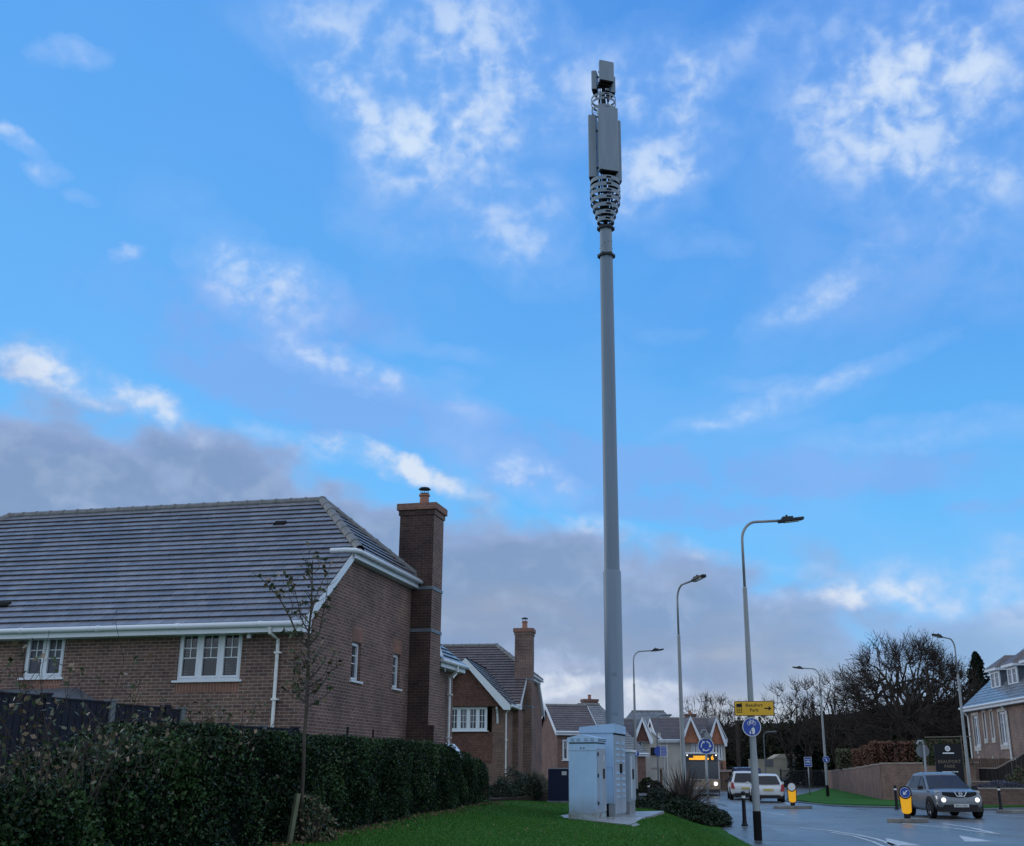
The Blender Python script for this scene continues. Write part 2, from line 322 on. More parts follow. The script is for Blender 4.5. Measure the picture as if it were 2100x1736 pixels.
leafmat('brown_leaf', [(0, (.03, .022, .018)), (.7, (.06, .042, .03)), (1, (.10, .07, .05))], .8)
leafmat('conifer_leaf', [(0, (.006, .010, .008)), (1, (.018, .028, .018))], .8)
leafmat('lavender', [(0, (.06, .065, .10)), (1, (.13, .14, .20))], .8)
leafmat('straw', [(0, (.10, .09, .06)), (.5, (.16, .14, .11)), (1, (.05, .07, .03))], .8)
leafmat('grass_blade', [(0, (.022, .090, .012)), (.5, (.042, .14, .020)), (1, (.075, .19, .03))], .6)
def ground_mats():
    m = mat('lawn', (.04, .13, .02), .9); t = NT(m); co = t.co('Object')
    f = t.noise(co, 14, 8, .7); f2 = t.noise(co, .35, 5)
    a = t.ramp(f, [(.3, (.022, .080, .014)), (.5, (.038, .132, .022)), (.72, (.065, .185, .032))])
    b = t.ramp(f2, [(.35, (.78, .85, .85)), (.65, (1.15, 1.08, 1.1))])
    f4 = t.noise(co, 1.1, 7, .65); c_ = t.mix(t.ramp(f4, [(.56, (0, 0, 0)), (.74, (.55, .55, .55))]), t.mix(1., a, b, 'MULTIPLY'), (.055, .085, .022)); t.l(c_, t.b.inputs['Base Color']); t.bump(f, .8, .03)
    m = mat('asphalt', (.06, .06, .062), .3); t = NT(m); co = t.co('Object')
    f = t.noise(co, .25, 7); f2 = t.noise(co, 60, 3)
    a = t.ramp(f, [(.3, (.085, .092, .10)), (.7, (.15, .155, .16))]); b = t.ramp(f2, [(.3, (.75, .75, .75)), (.7, (1.25, 1.25, 1.25))])
    t.l(t.mix(1., a, b, 'MULTIPLY'), t.b.inputs['Base Color'])
    co2 = t.co('Object', (.5, .12, 1)); f3 = t.noise(co2, .9, 6); t.rough(f3, .20, .52); t.bump(f2, .25, .005)
    t.b.inputs['Specular IOR Level'].default_value = 1.0
    m = mat('pave', (.09, .09, .09), .35); t = NT(m); co = t.co('Object'); f = t.noise(co, 1.1, 8)
    t.l(t.ramp(f, [(.3, (.05, .052, .055)), (.7, (.11, .108, .10))]), t.b.inputs['Base Color']); t.rough(f, .2, .5); t.b.inputs['Specular IOR Level'].default_value = .8
    m = mat('field', (.03, .05, .02), .9); t = NT(m); co = t.co('Object'); f = t.noise(co, .05, 8)
    t.l(t.ramp(f, [(.3, (.012, .02, .011)), (.7, (.03, .042, .02))]), t.b.inputs['Base Color'])
    m = mat('road_paint', (.6, .61, .6), .4); t = NT(m); co = t.co('Object'); f = t.noise(co, 5, 8)
    t.l(t.ramp(f, [(.35, (.30, .30, .30)), (.55, (.62, .63, .63))]), t.b.inputs['Base Color']); t.b.inputs['Specular IOR Level'].default_value = .7
ground_mats()

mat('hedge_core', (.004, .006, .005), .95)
for k_, v_ in LOWSPEC.items(): M[k_].node_tree.nodes['Principled BSDF'].inputs['Specular IOR Level'].default_value = v_
# ------------------------------------------------------------------ mesh helpers
class MB:
    def __init__(s): s.v = []; s.f = []; s.m = []; s.cur = 0
    def use(s, i): s.cur = i; return s
    def add(s, vs, fs):
        o = len(s.v); s.v += [tuple(p) for p in vs]; s.f += [tuple(i + o for i in f) for f in fs]; s.m += [s.cur] * len(fs); return s
    def box(s, x0, x1, y0, y1, z0, z1):
        return s.add([(x0, y0, z0), (x1, y0, z0), (x1, y1, z0), (x0, y1, z0), (x0, y0, z1), (x1, y0, z1), (x1, y1, z1), (x0, y1, z1)],
                     [(0, 3, 2, 1), (4, 5, 6, 7), (0, 1, 5, 4), (1, 2, 6, 5), (2, 3, 7, 6), (3, 0, 4, 7)])
    def prism(s, pts, vec):              # planar polygon extruded by vec
        n = len(pts); p = [Vector(q) for q in pts]; vec = Vector(vec)
        nrm = Vector((0, 0, 0))
        for i in range(n): nrm += p[i].cross(p[(i + 1) % n])
        if nrm.dot(vec) > 0: p = p[::-1]
        q = [a + vec for a in p]
        return s.add(p + q, [tuple(range(n)), tuple(range(2 * n - 1, n - 1, -1))] + [(i, n + i, n + (i + 1) % n, (i + 1) % n) for i in range(n)])
    def tube(s, pts, r, n=8, cap=True, ref=None):
        pts = [Vector(p) for p in pts]; k = len(pts)
        if not hasattr(r, '__len__'): r = [r] * k
        vs = []; fs = []; up = None
        for i, p in enumerate(pts):
            t = (pts[min(i + 1, k - 1)] - pts[max(i - 1, 0)]).normalized()
            if up is None:
                up = Vector((0, 0, 1)) if abs(t.z) < .9 else Vector((1, 0, 0))
            a = t.cross(up).normalized(); b = a.cross(t).normalized(); up = b
            for j in range(n):
                th = 2 * math.pi * j / n; vs.append(p + (a * math.cos(th) + b * math.sin(th)) * r[i])
        for i in range(k - 1):
            for j in range(n):
                fs.append((i * n + j, i * n + (j + 1) % n, (i + 1) * n + (j + 1) % n, (i + 1) * n + j))
        if cap: fs += [tuple(range(n - 1, -1, -1)), tuple((k - 1) * n + j for j in range(n))]
        return s.add(vs, fs)
    def lathe(s, prof, c=(0, 0), n=20, cap=True):
        vs = []; fs = []
        for (r, z) in prof:
            for j in range(n):
                th = 2 * math.pi * j / n; vs.append((c[0] + r * math.cos(th), c[1] + r * math.sin(th), z))
        for i in range(len(prof) - 1):
            for j in range(n): fs.append((i * n + j, i * n + (j + 1) % n, (i + 1) * n + (j + 1) % n, (i + 1) * n + j))
        if cap: fs += [tuple(range(n - 1, -1, -1)), tuple((len(prof) - 1) * n + j for j in range(n))]
        return s.add(vs, fs)
    def obb(s, c, hx, hy, hz, rot):      # box with a rotation matrix
        c = Vector(c); v = [c + rot @ Vector((a * hx, b * hy, d * hz)) for a in (-1, 1) for b in (-1, 1) for d in (-1, 1)]
        return s.add(v, [(0, 1, 3, 2), (4, 6, 7, 5), (0, 4, 5, 1), (2, 3, 7, 6), (0, 2, 6, 4), (1, 5, 7, 3)])
    def text(s, txt, size, o, ux, uz, lift, center=True, sx=1.0):
        vs, fs = textmesh(txt)
        if not vs: return s
        w_ = max(v[0] for v in vs); o = Vector(o); ux = Vector(ux); uz = Vector(uz); nrm = Vector(lift)
        k = w_ / 2 if center else 0
        return s.add([o + ux * ((v[0] - k) * size * sx) + uz * (v[1] * size) + nrm for v in vs], fs)
    def poly(s, pts): return s.add(pts, [tuple(range(len(pts)))])
    def build(s, name, mats, parent=None, loc=None, rz=0., smooth=False, bev=0., sub=0):
        me = bpy.data.meshes.new(name); me.from_pydata(s.v, [], s.f); me.update()
        if isinstance(mats, str): mats = [mats]
        for m_ in mats: me.materials.append(M[m_])
        if len(mats) > 1: me.polygons.foreach_set('material_index', s.m)
        uv = me.uv_layers.new(name='UVMap'); d = [0.] * (2 * len(me.loops)); vv = s.v
        for p in me.polygons:
            nx, ny, nz = p.normal; h = math.hypot(nx, ny)
            if h > .02:
                tx, ty = -ny / h, nx / h
                if abs(nz) > .3:         # slopes: v measured up the slope
                    wx, wy, wz = -nx / h * nz, -ny / h * nz, h
                else: wx, wy, wz = 0, 0, 1
            else: tx, ty, wx, wy, wz = 1, 0, 0, 1, 0
            for li in p.loop_indices:
                x, y, z = vv[me.loops[li].vertex_index]
                d[2 * li] = x * tx + y * ty; d[2 * li + 1] = x * wx + y * wy + z * wz
        uv.data.foreach_set('uv', d)
        if smooth: me.polygons.foreach_set('use_smooth', [bool(sub) or len(p.vertices) <= 4 for p in me.polygons])
        o = bpy.data.objects.new(name, me); C.objects.link(o)
        if parent: o.parent = parent
        if loc is not None: o.location = loc
        o.rotation_euler.z = rz
        if bev:
            b = o.modifiers.new('bevel', 'BEVEL'); b.width = bev; b.segments = 2; b.limit_method = 'ANGLE'
        if sub:
            b = o.modifiers.new('subsurf', 'SUBSURF'); b.levels = sub; b.render_levels = sub
        return o
_tc = {}
def textmesh(t):
    if t in _tc: return _tc[t]
    cu = bpy.data.curves.new('lettering', 'FONT'); cu.body = t; cu.size = 1; cu.resolution_u = 2; cu.offset = .018; cu.space_character = 1.08
    o = bpy.data.objects.new('lettering', cu); C.objects.link(o)
    me = bpy.data.meshes.new_from_object(o.evaluated_get(bpy.context.evaluated_depsgraph_get()))
    r = ([tuple(v.co) for v in me.vertices], [tuple(p.vertices) for p in me.polygons])
    bpy.data.objects.remove(o); bpy.data.curves.remove(cu); bpy.data.meshes.remove(me)
    _tc[t] = r; return r
def tag(o, label=None, cat=None, group=None, kind=None):
    if label: o['label'] = label
    if cat: o['category'] = cat
    if group: o['group'] = group
    if kind: o['kind'] = kind
    return o
def thing(name, label, cat, loc=(0, 0, 0), rz=0., group=None):
    o = bpy.data.objects.new(name, None); C.objects.link(o); o.location = loc; o.rotation_euler.z = rz
    o.empty_display_size = .3
    return tag(o, label, cat, group)
def dup(root, loc, rz=None, label=None, scale=None):
    r = root.copy(); C.objects.link(r); r.location = loc
    if rz is not None: r.rotation_euler.z = rz
    if scale: r.scale = (scale,) * 3
    if label: r['label'] = label
    for ch in list(root.children):
        c = ch.copy(); C.objects.link(c); c.parent = r
        for g in list(ch.children):
            d = g.copy(); C.objects.link(d); d.parent = c
    return r
def leaf_quads(name, cen, size, matname, parent=None, loc=None, asp=.6, updown=0.):
    n = len(cen); cen = np.asarray(cen, dtype=float)
    a = rng.normal(size=(n, 3)); a /= np.linalg.norm(a, axis=1)[:, None]
    b = rng.normal(size=(n, 3)); b -= (b * a).sum(1)[:, None] * a; b /= np.linalg.norm(b, axis=1)[:, None]
    sz = (np.asarray(size) * rng.uniform(.6, 1.3, n))[:, None] * .5
    a = a * sz; b = b * sz * asp
    v = np.empty((n, 4, 3)); v[:, 0] = cen - a; v[:, 1] = cen + b * 1.0; v[:, 2] = cen + a; v[:, 3] = cen - b
    me = bpy.data.meshes.new(name); me.vertices.add(4 * n); me.vertices.foreach_set('co', v.ravel())
    me.loops.add(4 * n); me.loops.foreach_set('vertex_index', np.arange(4 * n)); me.polygons.add(n)
    me.polygons.foreach_set('loop_start', np.arange(n) * 4); me.update(); me.validate()
    me.materials.append(M[matname]); o = bpy.data.objects.new(name, me); C.objects.link(o)
    if parent: o.parent = parent
    if loc is not None: o.location = loc
    return o

# ------------------------------------------------------------------ ground, road
def lerp_tab(tab, y):
    if y <= tab[0][0]: return tab[0][1]
    for (a, b), (c, d) in zip(tab, tab[1:]):
        if y <= c: return b + (d - b) * (y - a) / (c - a)
    return tab[-1][1]
def sm(t): t = max(0, min(1, t)); return t * t * (3 - 2 * t)
EDGE = [(8, 3.98), (20, 4.26), (24.7, 4.48), (31, 4.86), (37, 5.35), (46, 5.26), (64, 5.17)]
def hedge_x(y): return -4.248 + (y - 4) * 0.0760          # centre line of the hedge foot (front face)
def lawn_z(x, y):
    e = lerp_tab(EDGE, y); A = .5 - .3 * sm((y - 44) / 18)
    z = .03 + A * sm((e - x) / 2.2) + .18 * sm((1.2 - x) / 4)
    if y < 40: z += .25 * sm((hedge_x(y) - .3 - x) / 1.5)
    return z + .015 * math.sin(x * 1.3 + y * .7) * sm((e - x) / 2)
def heightfield(name, xs, ys, zf, m, kind='structure'):
    b = MB(); nx, ny = len(xs), len(ys)
    for y in ys:
        for i in range(nx):
            x = xs[i](y) if callable(xs[i]) else xs[i]; b.v.append((x, y, zf(x, y)))
    for j in range(ny - 1):
        for i in range(nx - 1):
            b.f.append((j * nx + i, j * nx + i + 1, (j + 1) * nx + i + 1, (j + 1) * nx + i)); b.m.append(0)
    o = b.build(name, m, smooth=True); tag(o, kind=kind); return o
b = MB().poly([(-1800, -200, -.09), (1800, -200, -.09), (1800, 2600, -.09), (-1800, 2600, -.09)]); tag(b.build('ground', 'field'), kind='structure')
b = MB().poly([(-8, -10, 0), (75, -10, 0), (75, 132, 0), (-25, 132, 0), (-8, 66, 0)]); tag(b.build('road', 'asphalt'), kind='structure')
xs = [-34, -26, -20, -15, -12, -10, -8, -7, -6] + [(lambda t: (lambda y: -5 + (lerp_tab(EDGE, y) + 5) * t))(i / 26) for i in range(27)]
ys = [3 + i * .75 for i in range(79)]
heightfield('lawn', xs, ys, lawn_z, 'lawn')
# pavement strip along the kerb, right of the lawn
pv = [(8, 8.78), (20, 6.66), (24, 6.25), (29, 6.22), (33, 6.51), (38, 6.97), (46, 7.16), (64, 7.87)]
heightfield('pavement', [lambda y: lerp_tab(EDGE, y) - .25, lambda y: (lerp_tab(EDGE, y) + lerp_tab(pv, y)) / 2, lambda y: lerp_tab(pv, y) - .02], [3 + i * 1.5 for i in range(42)], lambda x, y: .012, 'pave')
# far pavement and verge on the right
def gp(px, py, z=0.): 
    x, y, zz = ray(px, py); k = (z - EYE) / zz; return (x * k, y * k, z)
def sheet(name, pts, z, m, thick=.1, kind='structure'):
    b = MB().prism([(p[0], p[1], z - thick) for p in pts], (0, 0, thick)); return tag(b.build(name, m), kind=kind)
VZ = .10
verge = [gp(1612, 1638, VZ), gp(1640, 1630, VZ), gp(1676, 1622, VZ), gp(1700, 1613, VZ), gp(1740, 1618, VZ), gp(1800, 1630, VZ), gp(1850, 1640, VZ), gp(1990, 1650, VZ), gp(2100, 1648, VZ), gp(2200, 1648, VZ), gp(2200, 1652, VZ), gp(2000, 1655, VZ), gp(1850, 1652, VZ), gp(1760, 1650, VZ), gp(1700, 1648, VZ), gp(1650, 1643, VZ)]
def ribbon(name, pts, wid, z, m, kind='structure', thick=0):
    b = MB(); k = len(pts)
    for i, p in enumerate(pts):
        p = Vector((p[0], p[1])); a = Vector(pts[max(0, i - 1)][:2]); c = Vector(pts[min(k - 1, i + 1)][:2]); d = (c - a).normalized(); nrm = Vector((-d.y, d.x)) * wid / 2
        b.v += [(p.x + nrm.x, p.y + nrm.y, z), (p.x - nrm.x, p.y - nrm.y, z)]
    for i in range(k - 1): b.f.append((2 * i, 2 * i + 1, 2 * i + 3, 2 * i + 2)); b.m.append(0)
    return b
sheet('grass_verge', verge, VZ, 'lawn', .12)
far_pave = [gp(1600, 1641, .05), gp(1650, 1646, .05), gp(1700, 1651.5, .05), gp(1760, 1654, .05), gp(1850, 1656, .05), gp(1960, 1660, .05), gp(2120, 1660, .05), gp(2260, 1659, .05), gp(2260, 1648, .05), gp(2000, 1650, .05), gp(1850, 1648, .05), gp(1740, 1640, .05), gp(1650, 1637, .05)]
sheet('pavement', far_pave, .05, 'pave', .07)
sheet('pavement', [gp(1180, 1618, .07), gp(1480, 1617, .07), gp(1600, 1611, .07), gp(1740, 1607, .07), gp(1760, 1604, .07), gp(1480, 1608, .07), gp(1180, 1609, .07)], .07, 'kerb', .09)
# path between lawn and road by the plants
# markings
def strip(pxs, wpx): return pxs
def marks(b, a, c, w_):
    A = Vector(gp(*a)); B = Vector(gp(*c)); d = (B - A).normalized(); n_ = Vector((-d.y, d.x, 0)) * w_ / 2
    z = Vector((0, 0, .006)); b.add([A + n_ + z, A - n_ + z, B - n_ + z, B + n_ + z], [(0, 1, 2, 3)])
b = MB()
for (x0, x1) in ((1441, 1465), (1478, 1520), (1532, 1578), (1592, 1646), (1668, 1723), (1746, 1800), (1824, 1872)): marks(b, (x0, 1689.0), (x1, 1689.3), .14)
for seg in (((1557, 1681), (1640, 1683.5)), ((1640, 1683.5), (1810, 1682))): marks(b, *seg, .07)
cur = [(1470, 1694), (1560, 1694.5), (1640, 1698), (1700, 1704), (1760, 1713), (1800, 1722), (1838, 1736), (1860, 1746)]
for i in range(len(cur) - 1): marks(b, cur[i], cur[i + 1], .13)
cur = [(1700, 1707), (1750, 1715), (1790, 1727), (1815, 1738)]
for i in range(len(cur) - 1): marks(b, cur[i], cur[i + 1], .10)
for seg in (((1845, 1689), (1960, 1700)), ((1960, 1700), (2046, 1711.5)), ((1935, 1690), (1990, 1698)), ((1990, 1698), (2046, 1711)), ((1552, 1664), (1610, 1672)), ((1600, 1645), (1650, 1657)), ((1985, 1668), (2100, 1676))): marks(b, *seg, .14)
marks(b, (1560, 1657), (1610, 1655), .1)
for tri in (((1815, 1719), (1890, 1735), (1822, 1735)), ((1966, 1714), (2040, 1727), (1978, 1727)), ((2105, 1712), (2180, 1722), (2120, 1722))):
    b.add([Vector(gp(*q)) + Vector((0, 0, .006)) for q in tri], [(0, 1, 2)])
tag(b.build('road_marking', 'road_paint'), kind='structure')

# ------------------------------------------------------------------ building kit
class Side:                               # wall frame: (u, out, z) -> local point
    def __init__(s, o, U, Nn): s.o = Vector(o); s.U = Vector(U); s.N = Vector(Nn)
    def p(s, u, n, z): return s.o + s.U * u + s.N * n + Vector((0, 0, z))
    def box(s, b, u0, u1, n0, n1, z0, z1):
        P_ = s.p; v = [P_(u0, n0, z0), P_(u1, n0, z0), P_(u1, n1, z0), P_(u0, n1, z0), P_(u0, n0, z1), P_(u1, n0, z1), P_(u1, n1, z1), P_(u0, n1, z1)]
        f = [(0, 3, 2, 1), (4, 5, 6, 7), (0, 1, 5, 4), (1, 2, 6, 5), (2, 3, 7, 6), (3, 0, 4, 7)]
        if s.U.cross(s.N).z < 0: f = [q[::-1] for q in f]
        b.add(v, f)
def wall_rect(b, S, u0, u1, z0, z1, holes=(), th=.25):
    us = sorted({u0, u1, *[h[0] for h in holes], *[h[1] for h in holes]}); zs = sorted({z0, z1, *[h[2] for h in holes], *[h[3] for h in holes]})
    for a, c in zip(us, us[1:]):
        run = None
        for d, e_ in zip(zs, zs[1:]):
            hit = any(h[0] <= a and c <= h[1] and h[2] <= d and e_ <= h[3] for h in holes)
            if hit:
                if run: S.box(b, a, c, -th, 0, *run); run = None
            else: run = (run[0] if run else d, e_)
        if run: S.box(b, a, c, -th, 0, *run)
def window(parent, S, u0, u1, z0, z1, lights=2, depth=.05, glass='glass', bars=(0.3, 0.55), vbar=True, sill=True, fr=.055, soldier=None, name='window'):
    f = MB(); n1 = -depth; n0 = -depth - .07
    S.box(f, u0, u1, n0, n1, z0, z0 + fr); S.box(f, u0, u1, n0, n1, z1 - fr, z1)
    S.box(f, u0, u0 + fr, n0, n1, z0 + fr, z1 - fr); S.box(f, u1 - fr, u1, n0, n1, z0 + fr, z1 - fr)
    lw = (u1 - u0) / lights; g = MB()
    for i in range(lights):
        a = u0 + i * lw; c = a + lw
        if i: S.box(f, a - fr * .6, a + fr * .6, n0, n1 + .004, z0 + fr, z1 - fr)
        ia = a + fr * (1.0 if i == 0 else .6); ic = c - fr * (1.0 if i == lights - 1 else .6)
        s_ = .045 * min(1, fr / .05); z2, z3 = z0 + fr, z1 - fr
        S.box(f, ia, ic, n0 + .01, n1 + .012, z2, z2 + s_); S.box(f, ia, ic, n0 + .01, n1 + .012, z3 - s_, z3)
        S.box(f, ia, ia + s_, n0 + .01, n1 + .012, z2 + s_, z3 - s_); S.box(f, ic - s_, ic, n0 + .01, n1 + .012, z2 + s_, z3 - s_)
        ga, gc, gz0, gz1 = ia + s_, ic - s_, z2 + s_, z3 - s_
        S.box(g, ga, gc, n0 + .02, n0 + .032, gz0, gz1)
        bt = .02
        for t_ in bars:
            zz = gz1 - (gz1 - gz0) * t_; S.box(f, ga, gc, n0 + .034, n0 + .05, zz - bt / 2, zz + bt / 2)
        if vbar and bars:
            um = (ga + gc) / 2; S.box(f, um - bt / 2, um + bt / 2, n0 + .034, n0 + .052, gz1 - (gz1 - gz0) * (bars[-1] if vbar != 'full' else 1.), gz1)
    o = f.build(name, 'upvc', parent); g.build('pane', glass, o)
    if sill:
        q = MB(); S.box(q, u0 - .07, u1 + .07, -depth - .05, .06, z0 - .045, z0); q.build('sill', 'upvc', o)
    if soldier:
        q = MB(); S.box(q, u0, u1, -.05, .004, z0 - .045 - .225, z0 - .05); q.build('brick_course', soldier, o)
    return o
def clip_v(poly, v0, v1):
    def half(pl, v, keep):
        r = []
        for i in range(len(pl)):
            a, c = pl[i], pl[(i + 1) % len(pl)]; ia = (a[1] >= v) == keep or a[1] == v; ic = (c[1] >= v) == keep or c[1] == v
            if ia: r.append(a)
            if ia != ic: t = (v - a[1]) / (c[1] - a[1]); r.append((a[0] + (c[0] - a[0]) * t, v))
        return r
    pl = half(poly, v0, True)
    return half(pl, v1, False) if len(pl) > 2 else []
def roof_plane(b, o, U, V, poly, gauge=.275, lift=.057):
    """courses of tiles as real overlapping steps on the plane o + u U + v V, each lip undercut"""
    o = Vector(o); U = Vector(U).normalized(); V = Vector(V).normalized(); Nn = U.cross(V); rs = random.Random(len(b.v))
    if Nn.z < 0: Nn = -Nn
    vmin = min(p[1] for p in poly); vmax = max(p[1] for p in poly); v = vmin; und = gauge * .34
    while v < vmax - 1e-4:
        v2 = min(v + gauge, vmax); pl = clip_v(poly, v, min(v2 + und, vmax)); lf = lift * rs.uniform(.92, 1.08)
        if len(pl) > 2:
            h = lambda q: max(.004, lf * (1 - (q[1] - v) / gauge)) + .004
            b.use(0); pts = [o + U * q[0] + V * q[1] + Nn * h(q) for q in pl]; nn_ = (pts[1] - pts[0]).cross(pts[2] - pts[0])
            b.add(pts if nn_.dot(Nn) > 0 else pts[::-1], [tuple(range(len(pts)))])
            low = [q for q in pl if abs(q[1] - v) < 1e-6]
            if len(low) >= 2:
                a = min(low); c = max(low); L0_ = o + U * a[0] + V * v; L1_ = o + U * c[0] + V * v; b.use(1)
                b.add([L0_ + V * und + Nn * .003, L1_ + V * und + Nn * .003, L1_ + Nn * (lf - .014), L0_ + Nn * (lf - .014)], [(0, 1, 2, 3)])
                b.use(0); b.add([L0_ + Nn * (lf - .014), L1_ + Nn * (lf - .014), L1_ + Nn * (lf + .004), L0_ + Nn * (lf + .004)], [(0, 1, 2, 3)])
        v = v2
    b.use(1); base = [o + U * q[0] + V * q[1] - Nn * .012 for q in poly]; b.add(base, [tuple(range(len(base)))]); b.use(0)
def caps(b, a, c, r=.115, step=.44, drop=.03):
    a = Vector(a); c = Vector(c); Ln = (c - a).length; n = max(1, int(Ln / step)); d = (c - a) / n
    for i in range(n):
        p = a + d * i - Vector((0, 0, drop)); q = a + d * (i + 1) - Vector((0, 0, drop)); e_ = (q - p).normalized()
        b.tube([p, q], r, 10, False); b.tube([q - e_ * .06, q + e_ * .01], r + .014, 10)
def gutter(b, a, c, r=.062):
    b.tube([a, c], r, 10)
    a = Vector(a); c = Vector(c); n = int((c - a).length / 2.0)
    for i in range(n + 1):
        p = a + (c - a) * ((i + .5) / (n + 1)); d = (c - a).normalized(); b.tube([p - d * .05, p + d * .05], r + .008, 10)
def chimney_stack(parent, x0, x1, y0, y1, z0, z1, bands=(), wide=None, mats=('brick', 'stone', 'pot_clay', 'dark_metal'), cowl=True, potc=None, base_mat=None):
    c = MB(); top = z1 - .36; c.box(x0, x1, y0, y1, wide[0] if wide else z0, top)
    c.box(x0 - .035, x1 + .035, y0 - .035, y1 + .035, top, top + .15)
    ch = c.build('chimney', [mats[0]] + (['brick_damp'] if base_mat == 'damp' else []), parent)
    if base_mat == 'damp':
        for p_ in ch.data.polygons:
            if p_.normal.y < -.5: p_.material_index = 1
    q = MB().box(x0 - .085, x1 + .085, y0 - .085, y1 + .085, top + .15, z1 - .02); q.build('chimney_cap', 'soldier' if mats[0] == 'brick' else mats[0], ch)
    if wide:
        q = MB().box(wide[1], wide[2], wide[3], wide[4], z0, wide[0]); cbm = q.build('chimney_base', [mats[0]] + (['brick_damp'] if base_mat == 'damp' else []), ch)
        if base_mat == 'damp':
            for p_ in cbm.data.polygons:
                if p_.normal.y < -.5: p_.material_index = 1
    if bands:
        for z in bands: MB().box(x0 - .012, x1 + .022, y0 - .012, y1 + .022, z - .05, z + .04).build('lead_band', 'lead', ch)
    px, py = potc or ((x0 + x1) / 2, (y0 + y1) / 2)
    q = MB().lathe([(.15, z1 - .02), (.13, z1 + .30), (.165, z1 + .31), (.165, z1 + .36), (.12, z1 + .37)], (px, py), 16); q.build('chimney_pot', mats[2], ch, smooth=False)
    if cowl:
        q = MB().lathe([(.185, z1 + .52), (.14, z1 + .57), (.03, z1 + .60)], (px, py), 18); q.lathe([(.13, z1 + .36), (.13, z1 + .40)], (px, py), 16)
        for i in range(5): a = i * 1.257; q.tube([(px + .12 * math.cos(a), py + .12 * math.sin(a), z1 + .36), (px + .12 * math.cos(a), py + .12 * math.sin(a), z1 + .54)], .008, 4)
        q.build('cowl', mats[3], ch)
    return ch
def downpipe(parent, pts, r=.036, clips=(), mt='upvc_dirty', dirn=(1, 0, 0)):
    q = MB().tube(pts, r, 8)
    for z in clips: x, y = pts[-1][:2]; q.box(x - r - .02, x + r + .045, y - r - .01, y + r + .03, z - .02, z + .02)
    return q.build('downpipe', mt, parent)

